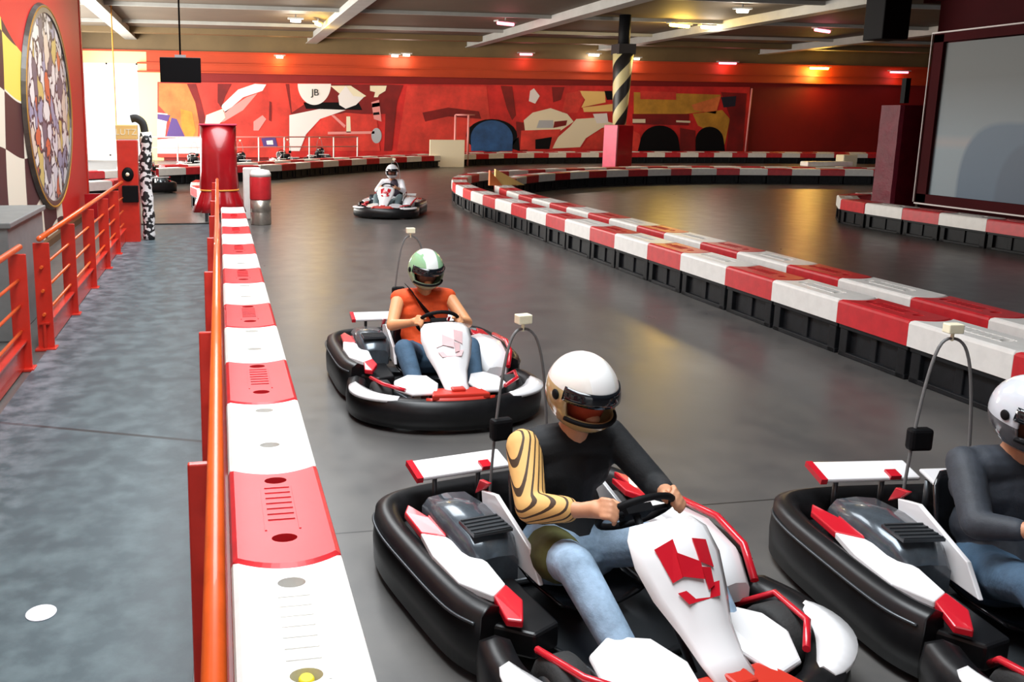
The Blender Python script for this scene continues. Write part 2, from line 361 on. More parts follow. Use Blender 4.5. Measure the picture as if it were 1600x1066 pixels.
def text_mesh(name, body, size, material, parent, loc, rot, extrude=0.002):
    cu = bpy.data.curves.new(name, 'FONT'); cu.body = body; cu.size = size; cu.extrude = extrude; cu.align_x = 'CENTER'; cu.align_y = 'CENTER'
    t = bpy.data.objects.new(name, cu); COL.objects.link(t); bpy.context.view_layer.update()
    me = bpy.data.meshes.new_from_object(t.evaluated_get(bpy.context.evaluated_depsgraph_get())); bpy.data.objects.remove(t)
    me.materials.clear(); me.materials.append(material); o = bpy.data.objects.new(name, me); COL.objects.link(o)
    o.location = loc; o.rotation_euler = rot; o.parent = parent; return o

# ------------------------------------------------------------------ the room
def struct(name, mb, material, bevel=0.0): return tag(mb.build(name, material, bevel=bevel), kind='structure')
f = MB(); f.box((16, 18, -0.05), (56, 50, 0.1)); struct('floor', f, M['track'])
f = MB(); f.box((-0.79, 6.0, 0.004), (1.32, 20.2, 0.016)); struct('walkway', f, M['deck'])
f = MB(); f.box((-0.85, 16.05, 0.012), (1.6, 0.12, 0.024)); struct('trim_threshold', f, M['black'], 0.006)
WZ = 5.5
c = MB(); c.box((19.1, 17.9, WZ + 0.05), (42.2, 44.6, 0.1)); c.box((-5.0, 29.0, WZ + 0.05), (6, 24, 0.1)); struct('ceiling', c, M['ceiling'])
c = MB()
c.box((20.6, 40.1, 2.75), (46.0, 0.2, 5.5)); struct('wall_back', c, M['wall_red'])
c = MB()
c.box((-2.9, 40.1, 2.1), (1.0, 0.2, 4.2)); c.box((-4.8, 40.1, 4.85), (4.8, 0.2, 1.3)); c.box((-6.6, 40.1, 2.1), (1.2, 0.2, 4.2)); struct('wall_back_yellow', c, M['wall_yellow'])
c = MB(); c.box((-4.7, 40.1, 0.1), (2.6, 0.2, 0.2)); struct('trim_sill', c, M['pale'])
# window in the back wall: frame and glass
c = MB()
for x in (-5.97, -4.7, -3.43): c.box((x, 40.05, 2.2), (0.07, 0.1, 4.0))
for z in (0.23, 4.17): c.box((-4.7, 40.05, z), (2.6, 0.1, 0.07))
fr = tag(c.build('window_1', M['pale']), kind='structure')
glass = mat('glass', (1, 1, 1), 0.0); glass.node_tree.nodes['Principled BSDF'].inputs['Transmission Weight'].default_value = 1.0
glass.node_tree.nodes['Principled BSDF'].inputs['IOR'].default_value = 1.05
c = MB(); c.box((-4.7, 40.08, 2.2), (2.5, 0.01, 3.95)); c.build('pane', glass, fr)
# upper back wall: brown fascia, sheet and ledges painted orange as warm light
c = MB(); c.box((19.3, 39.92, 5.12), (51.0, 0.16, 0.74)); struct('trim_fascia', c, M['beam_brown'])
c = MB(); c.box((18.0, 39.93, 4.28), (42.0, 0.12, 0.9)); struct('trim_warm_lit_sheet', c, M['wall_warm_lit'])
c = MB()
for z, d in ((4.73, 0.22), (4.22, 0.2), (3.86, 0.2)): c.box((19.3 if z > 4.5 else 17.6, 39.86, z), (51.0 if z > 4.5 else 42.0, d, 0.06))
struct('trim_ledges', c, M['wall_warm_lit'])
# ceiling beams
for x in (-3.6, 4.2, 11.6, 18.1, 26.6):
    c = MB(); c.box((x, 20.0, WZ - 0.14), (0.34, 39.6, 0.27)); c.box((x, 20.0, WZ - 0.29), (0.5, 39.6, 0.03)); struct('ceiling_beam', c, M['beam'])
for y in (24.0, 29.4, 34.6):
    c = MB(); c.box((19.3, y, WZ - 0.06), (51, 0.10, 0.12)); struct('ceiling_purlin', c, M['beam'])
c = MB(); c.box((19.3, 37.6, WZ - 0.11), (51, 0.5, 0.22)); struct('ceiling_crossbeam', c, M['beam_brown'])
# left wall carrying the flag painting
c = MB(); c.box((-2.75, 7.0, 2.75), (0.3, 22.2, 5.5)); struct('wall_left', c, M['flagwall'])
c = MB(); c.box((-2.75, 18.16, 2.75), (0.34, 0.12, 5.5)); struct('trim_wall_end', c, M['rail_red'])
c = MB(); c.box((-2.56, 9.0, 0.05), (0.08, 18, 0.1)); struct('baseboard_left', c, M['wood_brown'])
# right wall behind the banner
c = MB(); c.box((12.95, 4.5, 2.75), (0.3, 19.0, 5.5)); struct('wall_right', c, M['darkred'])
c = MB(); c.box((6.9, -4.1, 2.75), (12.8, 0.2, 5.5)); struct('wall_front_blocker', c, M['darkred'])  # unseen wall added to keep daylight off the right side
c = MB(); c.box((40.1, 20, 2.75), (0.2, 40, 5.5)); struct('wall_far_right', c, M['darkred'])
c = MB(); c.box((13.0, 14.1, 4.8), (0.5, 0.5, 1.4)); struct('trim_wall_corner', c, M['darkred'])

# emblem on the left wall
EY, EZ, RY, RZ = 14.45, 2.05, 1.88, 1.55
e = empty('round_emblem', (-2.595, EY, EZ)); tag(e, 'large round painted emblem crowded with pale, blue and orange patches on the left wall', 'emblem')
N = 56
def ell(s_, x): return [(x, RY * s_ * math.cos(2 * PI * k / N), RZ * s_ * math.sin(2 * PI * k / N)) for k in range(N)]
mb = MB(); mb.rings([ell(0.93, 0.0), ell(0.93, 0.03)], smooth=False); mb.build('face', M['emblem'], e)
mb = MB(); mb.rings([ell(0.92, 0.0), ell(0.93, 0.055), ell(1.0, 0.055), ell(1.02, 0.0)], cap=False, smooth=False); mb.build('rim', M['emblem_rim'], e)
mb = MB(); mb.rings([ell(0.975, 0.05), ell(0.978, 0.062), ell(0.992, 0.062), ell(0.995, 0.05)], cap=False, smooth=False); mb.build('gold_line', M['ochre'], e)

# ------------------------------------------------------------------ hand rails
def hand_rail(label, X, y0, y1, posts, side, zt=0.95):
    r_ = empty('hand_rail', (X, (y0 + y1) / 2, 0)); tag(r_, label, 'railing'); my = (y0 + y1) / 2
    for p in posts:
        mb = MB(); mb.box((side * 0.035, p - my, 0.46), (0.13 if side == 0 else 0.10, 0.025, 0.9)); mb.box((side * 0.045, p - my, 0.012), (0.17, 0.13, 0.024))
        mb.build('post', M['rail_red'], r_, bevel=0.006)
    mb = MB(); mb.tube([(0, y0 - my, zt), (0, y1 - my, zt)], 0.024, 16); mb.ball((0, y0 - my, zt), 0.0245); mb.build('top_rail', M['rail_orange'], r_)
    for z in (0.71, 0.51, 0.31):
        mb = MB(); mb.tube([(0, y0 - my, z), (0, y1 - my, z)], 0.013, 10); mb.build('middle_rail', M['rail_orange'], r_)
    mb = MB(); mb.box((side * 0.03, 0, 0.125), (0.02, y1 - y0, 0.21)); mb.box((side * 0.0, 0, 0.235), (0.08, y1 - y0, 0.014)); mb.build('kick_plate', M['rail_red'], r_)
    return r_
hand_rail('red and orange handrail on the left of the walkway, near section', -1.52, 0.5, 6.95, [1.2, 2.9, 4.6, 6.85], 0.0)
hand_rail('red and orange handrail left of the walkway, far section ending at the red post', -1.46, 7.4, 13.7, [7.45, 8.75, 10.1, 11.4, 12.6], 0.0)
hand_rail('red and orange handrail between the walkway and the nearest barrier row', -0.03, 0.3, 14.2, [1.05, 2.55, 4.2, 5.9, 7.6, 9.3, 11.0, 12.7, 14.1], -1.0)
# floor sticker
mb = MB(); mb.lathe([(0.058, 0.0), (0.058, 0.003)], n=28); o = mb.build('floor_sticker', M['sticker']); o.location = (-0.73, 3.31, 0.0125)
tag(o, 'small round white sticker stuck on the grey walkway', 'sticker')
# grey counter end behind the left rail
mb = MB(); mb.box((-2.16, 8.5, 0.5), (0.76, 1.5, 1.0)); mb.box((-2.16, 8.5, 1.02), (0.82, 1.56, 0.05)); o = mb.build('counter', M['grey_panel'], bevel=0.01)
tag(o, 'plain grey counter standing against the chequered wall behind the left handrail', 'counter')

# ------------------------------------------------------------------ barrier blocks
BW = 0.38
def block_proto(L, cmat, name):
    root = empty(name)
    w = BW / 2; d = 0.075; n = 12
    def outline(ins, z):
        near = [(x, -d * (1 - (x / w) ** 2) + ins, z) for x in [-(w - ins) + 2 * (w - ins) * k / n for k in range(n + 1)]]
        far = [(x, L - 0.004 - d * (1 - (x / w) ** 2) - ins * 0.5, z) for x in [(w - ins) - 2 * (w - ins) * k / n for k in range(n + 1)]]
        return near + far
    mb = MB(); R0 = [outline(0.0, 0.27), outline(0.0, 0.445), outline(0.006, 0.463), outline(0.022, 0.475)]
    mb.rings(R0, cap=False, smooth=False)
    mb.poly(outline(0.0, 0.27)[::-1])
    top = [Vector(p) for p in outline(0.022, 0.475)]
    holes = []
    for hy in ((0.27 if L > 0.85 else 0.16) * L, 0.80 * L):
        holes.append([Vector((0.046 * math.cos(a), hy + 0.032 * math.sin(a), 0.475)) for a in [2 * PI * k / 18 for k in range(18)]])
    allp = top + holes[0] + holes[1]
    tris = tessellate_polygon([top, holes[0][::-1], holes[1][::-1]]); ordered = top + holes[0][::-1] + holes[1][::-1]
    mb.add(ordered, [tuple(t) for t in tris], 0, False)
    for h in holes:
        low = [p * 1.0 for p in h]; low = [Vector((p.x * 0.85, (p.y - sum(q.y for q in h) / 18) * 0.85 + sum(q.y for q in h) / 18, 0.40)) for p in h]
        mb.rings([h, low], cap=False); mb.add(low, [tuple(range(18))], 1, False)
    for k in range(7):                                            # moulded ladder between the two holes
        y = L * (0.35 + 0.36 * k / 6); mb.box((0, y, 0.4765), (0.10, 0.010, 0.004))
    for sx in (-1, 1): mb.box((sx * 0.062, L * 0.48, 0.4765), (0.008, L * 0.48, 0.003))
    cap = mb.build('cap', [cmat, M['hole_dark']], root, fix=True)
    mb = MB(); mb.box((0, L / 2 - 0.02, 0.15), (BW - 0.11, L - 0.02, 0.27)); 
    for y in (0.05, L - 0.09): mb.box((0, y, 0.14), (BW - 0.03, 0.09, 0.28))
    mb.box((0, L / 2 - 0.02, 0.255), (BW - 0.02, L - 0.02, 0.045)); mb.box((0, L / 2 - 0.02, 0.02), (BW - 0.03, L - 0.04, 0.04))
    mb.box((0, L / 2 - 0.02, 0.15), (BW - 0.07, 0.07, 0.27))
    mb.build('base', M['black_base'], root, bevel=0.006)
    return root
LW, LR = 0.90, 0.78
PW = block_proto(LW, M['white_plastic'], 'barrier_block'); PR = block_proto(LR, M['red_plastic'], 'barrier_block')
used = {'w': False, 'r': False}
ORD = ['first', 'second', 'third', 'fourth', 'fifth', 'sixth', 'seventh', 'eighth', 'ninth', 'tenth', 'eleventh', 'twelfth', 'thirteenth', 'fourteenth', 'fifteenth', 'sixteenth', 'seventeenth', 'eighteenth', 'nineteenth']
TENS = {20: 'twenty', 30: 'thirty', 40: 'forty', 50: 'fifty', 60: 'sixty'}
def ordinal(i):
    if i < 19: return ORD[i]
    t = (i + 1) // 10 * 10; u = (i + 1) % 10
    return TENS[t].replace('ty', 'tieth') if u == 0 else TENS[t] + '-' + ORD[u - 1]
def row(ctrl, where, group, start='w', s0=0.0):
    pts = spline([(x, y, 0) for x, y in ctrl], 8); L = dist_path(pts); s_ = s0; k = start; i = 0
    cnt = {'w': 0, 'r': 0}
    while s_ < L[-1] - 0.5:
        ln = LW if k == 'w' else LR
        a = at_len(pts, L, s_); b_ = at_len(pts, L, min(s_ + ln, L[-1] + 0.6)); t = b_ - a
        pr = PW if k == 'w' else PR
        if used[k]: o = copy_tree(pr)
        else: o = pr; used[k] = True
        o.location = (a.x, a.y, 0.012 if where == 'beside the handrail' and False else 0.0); o.rotation_euler = (0, 0, math.atan2(t.y, t.x) - PI / 2)
        tag(o, '%s %s barrier block %s' % (ordinal(cnt[k]), 'white' if k == 'w' else 'red', where), 'barrier', group)
        cnt[k] += 1; s_ += ln; k = 'r' if k == 'w' else 'w'; i += 1
def offset(ctrl, d):
    out = []
    for i, p in enumerate(ctrl):
        a = Vector(ctrl[max(i - 1, 0)]); b_ = Vector(ctrl[min(i + 1, len(ctrl) - 1)]); t = (b_ - a).normalized()
        out.append((p[0] + t.y * d, p[1] - t.x * d))
    return out
# row on the left, touching the handrail (nearest block starts just below the frame)
row([(0.20, 1.85), (0.20, 8.0), (0.21, 15.0)], 'away from us in the row beside the handrail', 'blocks beside the handrail', 'w', 0.0)
front = [(5.30, 2.98), (5.33, 8), (5.32, 14), (5.34, 17.5), (5.7, 20.2), (6.7, 22.7), (8.6, 24.3), (11.2, 25.5), (14.7, 26.3), (17.8, 25.9), (22.6, 25.0)]
back = [(6.02, 2.98), (6.03, 8), (6.04, 14), (6.08, 17.0), (6.45, 19.2), (7.35, 21.3), (8.9, 22.9), (11.3, 24.3), (14.7, 25.1), (17.7, 24.8), (22.6, 23.9)]
row(front, 'from the near right in the front island row', 'front row of island barrier', 'w', 0.0)
row(back, 'from the near right in the inner island row', 'inner row of island barrier', 'w', 0.0)
outer = [(-4.5, 23.6), (-1.2, 26.0), (0.4, 26.9), (1.6, 27.5), (3.4, 29.7), (6.2, 32.4), (9.3, 34.7), (12.7, 36.5), (17.0, 37.3), (22.7, 37.4), (32.5, 36.5)]
row(outer, 'from the left in the outer row before the mural', 'outer barrier before the mural')
outer2 = [(-1.7, 27.3), (1.0, 28.9), (3.0, 31.0), (5.8, 33.5), (9.0, 35.9), (12.5, 37.9), (17.0, 38.7), (22.7, 38.8), (32.5, 38.1)]
row(outer2, 'from the left in the rearmost row under the mural', 'rearmost barrier under the mural', 'r')
row([(12.05, 6.5), (12.05, 10.0), (11.98, 13.8), (12.15, 15.0), (13.0, 15.9), (14.4, 16.2)], 'from the near right below the big banner', 'barrier below the banner')
row([(-6.5, 20.2), (-4.6, 19.9), (-2.9, 20.4), (-2.2, 21.6)], 'from the left in the short row behind the wall end', 'short barrier behind the left wall')
row([(-0.05, 17.6), (-0.45, 19.4), (-0.35, 21.2)], 'in the stub behind the red vinyl stand', 'barrier stub behind the stand')

mb = MB(); mb.lathe([(0.022, 0.0), (0.022, 0.062), (0.018, 0.068)], n=16); o = mb.build('yellow_peg', M['tyre_yellow']); o.location = (0.20, 2.093, 0.402)
tag(o, 'short yellow peg standing in a hole of the nearest white barrier block', 'peg')
# ------------------------------------------------------------------ kart
def make_kart():
    k = empty('go_kart')
    # front bumper, open arc
    arc = spline([(0.57, 0.20, 0), (0.60, 0.38, 0), (0.53, 0.58, 0), (0.30, 0.74, 0), (0, 0.79, 0), (-0.30, 0.74, 0), (-0.53, 0.58, 0), (-0.60, 0.38, 0), (-0.57, 0.20, 0)], 7)
    prof = [(-0.055, 0.035), (0.055, 0.035), (0.075, 0.07), (0.075, 0.15), (0.055, 0.20), (0.0, 0.222), (-0.055, 0.205), (-0.065, 0.12)]
    prof = [(-a, z) for a, z in prof]
    mb = MB(); mb.sweep(arc, prof); fbm = mb.build('front_bumper', M['black_plastic'], k)
    def on_arc(a, b_, m_, dz=0.0, wd=0.05, thick=0.012, name='bumper_sticker', lab=None):
        n = len(arc) - 1; seg = arc[int(a * n):int(b_ * n) + 1]; mb2 = MB(); nn = len(seg); rr = []
        for i, p in enumerate(seg):
            t = seg[min(i + 1, nn - 1)] - seg[max(i - 1, 0)]; t.normalize(); nr = Vector((t.y, -t.x, 0)) * -1
            q = math.sin(PI * (i + 0.6) / (nn + 0.2)) ** 0.5; ww = wd * q
            rr.append([p + nr * x + Vector((0, 0, z)) for x, z in ((-0.07 * q - 0.01, 0.215 + dz), (-0.0, 0.228 + dz), (ww, 0.21 + dz), (ww, 0.195 + dz), (-0.07 * q - 0.01, 0.195 + dz))])
        mb2.rings(rr); o_ = mb2.build(name, m_, fbm)
        if lab: o_['label'] = lab
    on_arc(0.12, 0.34, M['kart_white'], lab='white blade sticker')
    on_arc(0.66, 0.86, M['kart_white'], lab='white blade sticker')
    mb = MB(); fr_ = [p for p in arc if abs(p.x) < 0.24]
    mb.sweep(fr_, [(-0.080, 0.08), (-0.080, 0.17), (-0.058, 0.205), (0.02, 0.234), (0.02, 0.19), (-0.05, 0.08)]); mb.build('front_lip', M['bumper_red'], k)
    # wrap-round side and rear bumper
    u = spline([(0.55, 0.13, 0), (0.60, 0.0, 0), (0.62, -0.3, 0), (0.62, -0.62, 0), (0.56, -0.80, 0), (0.38, -0.87, 0), (0, -0.885, 0), (-0.38, -0.87, 0), (-0.56, -0.80, 0), (-0.62, -0.62, 0), (-0.62, -0.3, 0), (-0.60, 0.0, 0), (-0.55, 0.13, 0)], 7)
    prof2 = [(0.055, 0.04), (-0.055, 0.04), (-0.075, 0.08), (-0.07, 0.20), (-0.05, 0.262), (0.0, 0.285), (0.05, 0.262), (0.06, 0.14)]
    mb = MB(); mb.sweep(u, [(-a, z) for a, z in prof2]); rb = mb.build('wrap_bumper', M['black_plastic'], k)
    for sx in (1, -1):                                            # polished rub strip along each flank
        seg = [p for p in u if p.x * sx > 0.3]; mb = MB(); mb.tube([p + Vector((sx * 0.062, 0, 0.229)) for p in seg], 0.006, 6); mb.build('rub_strip', M['grey_metal'], k)
    # side blades: white with red tails, on both flanks
    for sx in (1, -1):
        def blade(pts, m_, nm, z0=0.255):
            mb2 = MB(); n = len(pts) // 2; top_ = [(sx * x, y, z) for x, y, z in pts]; bot = [(x, y, z - 0.03) for x, y, z in top_]
            nn = len(top_); mb2.add(top_ + bot, [tuple(range(nn)), tuple(range(nn, 2 * nn))[::-1]] + [(i, (i + 1) % nn, nn + (i + 1) % nn, nn + i) for i in range(nn)], 0, False)
            return mb2.build(nm, m_, k, bevel=0.006)
        blade([(0.575, -0.42, 0.30), (0.50, -0.34, 0.31), (0.43, -0.12, 0.30), (0.43, 0.02, 0.285), (0.50, 0.06, 0.275), (0.585, -0.05, 0.285), (0.60, -0.25, 0.295)], M['kart_white'], 'side_blade')
        blade([(0.43, 0.02, 0.286), (0.41, 0.11, 0.27), (0.46, 0.20, 0.25), (0.51, 0.17, 0.25), (0.50, 0.06, 0.276)], M['kart_red'], 'red_blade_tail')
        blade([(0.575, -0.42, 0.30), (0.57, -0.60, 0.305), (0.53, -0.66, 0.31), (0.50, -0.52, 0.315), (0.46, -0.58, 0.32), (0.44, -0.45, 0.315), (0.50, -0.34, 0.311)], M['kart_red'], 'red_flash')
        # pod deck under the blades
        mb = MB(); mb.prism([(sx * 0.30, -0.78), (sx * 0.55, -0.72), (sx * 0.57, 0.08), (sx * 0.42, 0.22), (sx * 0.30, 0.18)], 0.10, 0.20); mb.build('pod_deck', M['black_plastic'], k, bevel=0.012)
    # engine cover on the driver's right, silver-black
    mb = MB(); rr = []
    for y, wx, z in ((-0.66, 0.085, 0.30), (-0.60, 0.115, 0.365), (-0.42, 0.12, 0.385), (-0.22, 0.115, 0.375), (-0.14, 0.09, 0.30)):
        rr.append([(0.375 + wx * c_, y, 0.19 + (z - 0.19) * s2) for c_, s2 in ((-1, 0), (-1, 0.75), (-0.75, 0.95), (0, 1.0), (0.75, 0.95), (1, 0.75), (1, 0))])
    mb.rings(rr); mb.build('engine_cover', M['engine'], k)
    mb = MB(); mb.box((0.375, -0.245, 0.378), (0.17, 0.13, 0.012))
    for i in range(5): mb.box((0.375, -0.30 + i * 0.028, 0.384), (0.16, 0.008, 0.012))
    mb.build('cooling_grille', M['grey_metal'], k)
    # seat side panels, white with red
    for sx in (1, -1):
        def panel(pts, m_, nm):
            mb2 = MB(); A = [(sx * 0.262, y, z) for y, z in pts]; B = [(sx * 0.242, y, z) for y, z in pts]; nn = len(A)
            mb2.add(A + B, [tuple(range(nn)), tuple(range(nn, 2 * nn))[::-1]] + [(i, (i + 1) % nn, nn + (i + 1) % nn, nn + i) for i in range(nn)], 0, False); mb2.build(nm, m_, k, bevel=0.004)
        panel([(-0.48, 0.30), (-0.50, 0.40), (-0.38, 0.43), (-0.10, 0.33), (-0.02, 0.22), (-0.22, 0.22)], M['kart_white'], 'seat_side_panel')
        panel([(-0.56, 0.36), (-0.52, 0.44), (-0.44, 0.455), (-0.485, 0.41)], M['kart_red'], 'red_seat_flash')
    # driver's-left white shell (tank cover)
    mb = MB(); rr = []
    for y, x0, x1, z in ((-0.34, -0.50, -0.36, 0.30), (-0.24, -0.545, -0.31, 0.37), (-0.02, -0.56, -0.28, 0.385), (0.16, -0.53, -0.29, 0.35), (0.27, -0.47, -0.33, 0.26)):
        xm = (x0 + x1) / 2; hw = (x1 - x0) / 2
        rr.append([(xm + hw * c_, y, 0.18 + (z - 0.18) * s2) for c_, s2 in ((-1, 0), (-1, 0.6), (-0.7, 0.9), (0, 1.0), (0.7, 0.9), (1, 0.6), (1, 0))])
    mb.rings(rr); tk = mb.build('tank_cover', M['kart_white'], k)
    mb = MB(); mb.tube([(-0.545, -0.26, 0.355), (-0.565, -0.02, 0.365), (-0.535, 0.16, 0.335), (-0.48, 0.28, 0.26)], 0.016, 8); mb.build('red_edge', M['kart_red'], tk)
    # rear panel, white with red ends
    mb = MB()
    mb.box((0.22, -0.78, 0.40), (0.44, 0.13, 0.022), Matrix.Rotation(math.radians(-14), 3, 'X')); rp = mb.build('rear_panel', M['kart_white'], k, bevel=0.008)
    mb = MB(); mb.box((0.448, -0.782, 0.398), (0.03, 0.135, 0.026), Matrix.Rotation(math.radians(-14), 3, 'X')); mb.build('red_panel_end', M['kart_red'], rp)
    mb = MB(); mb.box((0.12, -0.735, 0.402), (0.05, 0.05, 0.02), Matrix.Rotation(math.radians(-14), 3, 'X')); mb.build('red_corner', M['kart_red'], rp)
    mb = MB(); mb.box((-0.25, -0.78, 0.36), (0.34, 0.12, 0.02), Matrix.Rotation(math.radians(-14), 3, 'X')); mb.build('rear_panel', M['kart_white'], k, bevel=0.008)
    for x in (-0.30, -0.1, 0.12, 0.34):
        mb = MB(); mb.tube([(x, -0.80, 0.12), (x, -0.80, 0.38 if x > 0 else 0.34)], 0.012, 8); mb.build('panel_bracket', M['grey_metal'], k)
    # floor pan, frame tubes
    mb = MB(); mb.prism([(-0.30, -0.50), (0.30, -0.50), (0.30, 0.10), (0.24, 0.66), (-0.24, 0.66), (-0.30, 0.10)], 0.045, 0.055); mb.build('floor_pan', M['grey_metal'], k)
    mb = MB()
    for sx in (1, -1): mb.tube([(sx * 0.30, -0.70, 0.07), (sx * 0.31, 0.12, 0.07), (sx * 0.24, 0.30, 0.07), (sx * 0.24, 0.70, 0.07)], 0.016, 8)
    for y in (-0.68, -0.3, 0.3, 0.6): mb.tube([(-0.30, y, 0.07), (0.30, y, 0.07)], 0.014, 8)
    mb.build('frame', M['grey_metal'], k)
    # wheels
    for sx, y, r_, w_ in ((1, 0.44, 0.125, 0.12), (-1, 0.44, 0.125, 0.12), (1, -0.50, 0.138, 0.17), (-1, -0.50, 0.138, 0.17)):
        xx = 0.445 if y > 0 else 0.43; mb = MB(); n = 22
        rr = [[(sx * xx + dx, y + rr_ * math.cos(2 * PI * j / n), r_ + 0.002 + rr_ * math.sin(2 * PI * j / n)) for j in range(n)] for dx, rr_ in ((-w_ / 2, r_ * 0.6), (-w_ / 2, r_ * 0.88), (-w_ / 2 * 0.75, r_), (w_ / 2 * 0.75, r_), (w_ / 2, r_ * 0.88), (w_ / 2, r_ * 0.6))]
        mb.rings(rr); wh = mb.build('wheel', M['tyre'], k)
        mb = MB(); rr = [[(sx * xx + dx, y + rr_ * math.cos(2 * PI * j / n), r_ + 0.002 + rr_ * math.sin(2 * PI * j / n)) for j in range(n)] for dx, rr_ in ((-w_ / 2 - 0.004, r_ * 0.15), (-w_ / 2 - 0.004, r_ * 0.55), (w_ / 2 + 0.004, r_ * 0.55), (w_ / 2 + 0.004, r_ * 0.15))]
        mb.rings(rr); mb.build('rim', M['grey_metal'], wh)
    # seat
    mb = MB(); rr = []
    for y, z, wd, dp in ((0.02, 0.10, 0.20, 0.05), (-0.16, 0.075, 0.215, 0.075), (-0.30, 0.09, 0.225, 0.10), (-0.385, 0.20, 0.225, 0.11), (-0.43, 0.36, 0.215, 0.09), (-0.455, 0.50, 0.19, 0.05), (-0.46, 0.545, 0.14, 0.02)):
        t_ = (y + 0.5) / 0.6
        back_ = z > 0.15
        ring = []
        for c_ in (-1, -0.85, -0.4, 0, 0.4, 0.85, 1):
            lift = dp * abs(c_) ** 3
            ring.append((wd * c_, y + (lift if back_ else 0), z + (0 if back_ else lift)))
        rr.append(ring)
    mb.rings(rr, closed=False, cap=False); st = mb.build('seat', M['black_gloss'], k); so = st.modifiers.new('s', 'SOLIDIFY'); so.thickness = 0.012
    # front panel (white tongue) with a red mark
    mb = MB(); rr = []
    F_ = ((0.30, 0.57, 0.085, 0.0), (0.313, 0.592, 0.13, 0.015), (0.35, 0.567, 0.165, 0.035), (0.41, 0.50, 0.175, 0.042), (0.48, 0.415, 0.15, 0.04), (0.56, 0.335, 0.105, 0.03), (0.64, 0.275, 0.085, 0.02), (0.72, 0.245, 0.08, 0.01))
    for y, z, wd, bul in F_:
        rr.append([(wd * c_, y + bul * (1 - c_ * c_), z + bul * (1 - c_ * c_)) for c_ in (-1, -0.8, -0.5, -0.2, 0.2, 0.5, 0.8, 1)])
    mb.rings(rr, closed=False, cap=False); fp = mb.build('front_panel', M['kart_white'], k); so = fp.modifiers.new('s', 'SOLIDIFY'); so.thickness = 0.014; so.offset = -1
    mb = MB()
    def onp(u_, v_):                                               # point on the tongue, u across, v down
        i = min(int(v_), len(F_) - 2); t_ = v_ - i; a = F_[i]; b_ = F_[i + 1]; y, z, wd, bul = [a[j] + (b_[j] - a[j]) * t_ for j in range(4)]
        return (wd * u_, y + bul * (1 - u_ * u_) + 0.005, z + bul * (1 - u_ * u_) + 0.006)
    for q in ([(-0.62, 2.6), (-0.25, 2.5), (-0.20, 3.3), (-0.55, 3.5)], [(-0.20, 3.3), (0.25, 2.9), (0.32, 3.6), (-0.15, 3.8)], [(0.2, 2.4), (0.62, 2.6), (0.55, 3.7), (0.25, 3.6)], [(-0.60, 3.9), (0.55, 4.0), (0.45, 4.35), (-0.5, 4.3)], [(-0.45, 3.5), (-0.2, 3.45), (-0.2, 4.1), (-0.4, 4.0)]):
        mb.add([onp(*p_) for p_ in q], [(0, 1, 2, 3)], 0, False)
    em = mb.build('red_mark', M['kart_red'], fp); so = em.modifiers.new('s', 'SOLIDIFY'); so.thickness = 0.003
    # nose: red base and white wings
    mb = MB(); mb.prism([(-0.15, 0.66), (0.15, 0.66), (0.19, 0.80), (-0.19, 0.80)], 0.215, 0.255); mb.box((0.0, 0.70, 0.262), (0.09, 0.10, 0.02)); mb.build('nose_base', M['bumper_red'], k, bevel=0.01)
    for sx in (1, -1):
        mb = MB(); P_ = [(0.10, 0.60, 0.27), (0.15, 0.48, 0.29), (0.26, 0.40, 0.275), (0.36, 0.44, 0.25), (0.38, 0.54, 0.235), (0.29, 0.68, 0.235), (0.14, 0.735, 0.255)]
        A = [(sx * x, y, z) for x, y, z in P_]; B = [(x, y, z - 0.025) for x, y, z in A]; nn = len(A)
        mb.add(A + B, [tuple(range(nn)), tuple(range(nn, 2 * nn))[::-1]] + [(i, (i + 1) % nn, nn + (i + 1) % nn, nn + i) for i in range(nn)], 0, False); mb.build('nose_wing', M['kart_white'], k, bevel=0.01)
        mb = MB(); mb.tube([(sx * 0.17, 0.62, 0.10), (sx * 0.17, 0.60, 0.20)], 0.010, 8); mb.box((sx * 0.17, 0.60, 0.20), (0.09, 0.012, 0.07)); mb.build('pedal', M['steel'], k)
        mb = MB(); mb.tube([(sx * 0.42, 0.24, 0.15), (sx * 0.50, 0.36, 0.25), (sx * 0.45, 0.55, 0.262), (sx * 0.33, 0.66, 0.25)], 0.013, 8); mb.build('corner_tube', M['kart_red'], k)
    # steering wheel and column
    R_ = Matrix.Rotation(math.radians(48), 3, 'X'); cW = Vector((0, 0.175, 0.565)); n = 28
    mb = MB(); rr = []
    for i in range(n + 1):
        a = 2 * PI * i / n; cc = Vector((0.145 * math.cos(a), 0.125 * math.sin(a), 0)); d_ = Vector((math.cos(a), math.sin(a), 0))
        rr.append([cW + R_ @ (cc + 0.013 * (math.cos(q) * d_ + math.sin(q) * Vector((0, 0, 1)))) for q in [2 * PI * j / 8 for j in range(8)]])
    mb.rings(rr, cap=False)
    for a in (0, PI, PI / 2 * 3): mb.tube([cW, cW + R_ @ Vector((0.14 * math.cos(a), 0.12 * math.sin(a), 0))], 0.010, 6)
    mb.box(cW, (0.11, 0.07, 0.03), R_); mb.build('steering_wheel', M['black'], k)
    mb = MB(); mb.tube([cW, (0, 0.52, 0.15)], 0.014, 8); mb.build('steering_column', M['grey_metal'], k)
    # roll hoop with a lamp behind the head
    mb = MB(); mb.tube(spline([(0.17, -0.60, 0.10), (0.16, -0.60, 0.45), (0.13, -0.60, 0.80), (0.085, -0.60, 1.02), (0.02, -0.60, 1.06), (-0.045, -0.60, 1.0), (-0.09, -0.60, 0.80), (-0.12, -0.60, 0.45), (-0.13, -0.60, 0.10)], 5), 0.0065, 8)
    hp = mb.build('roll_hoop', M['hoop_grey'], k)
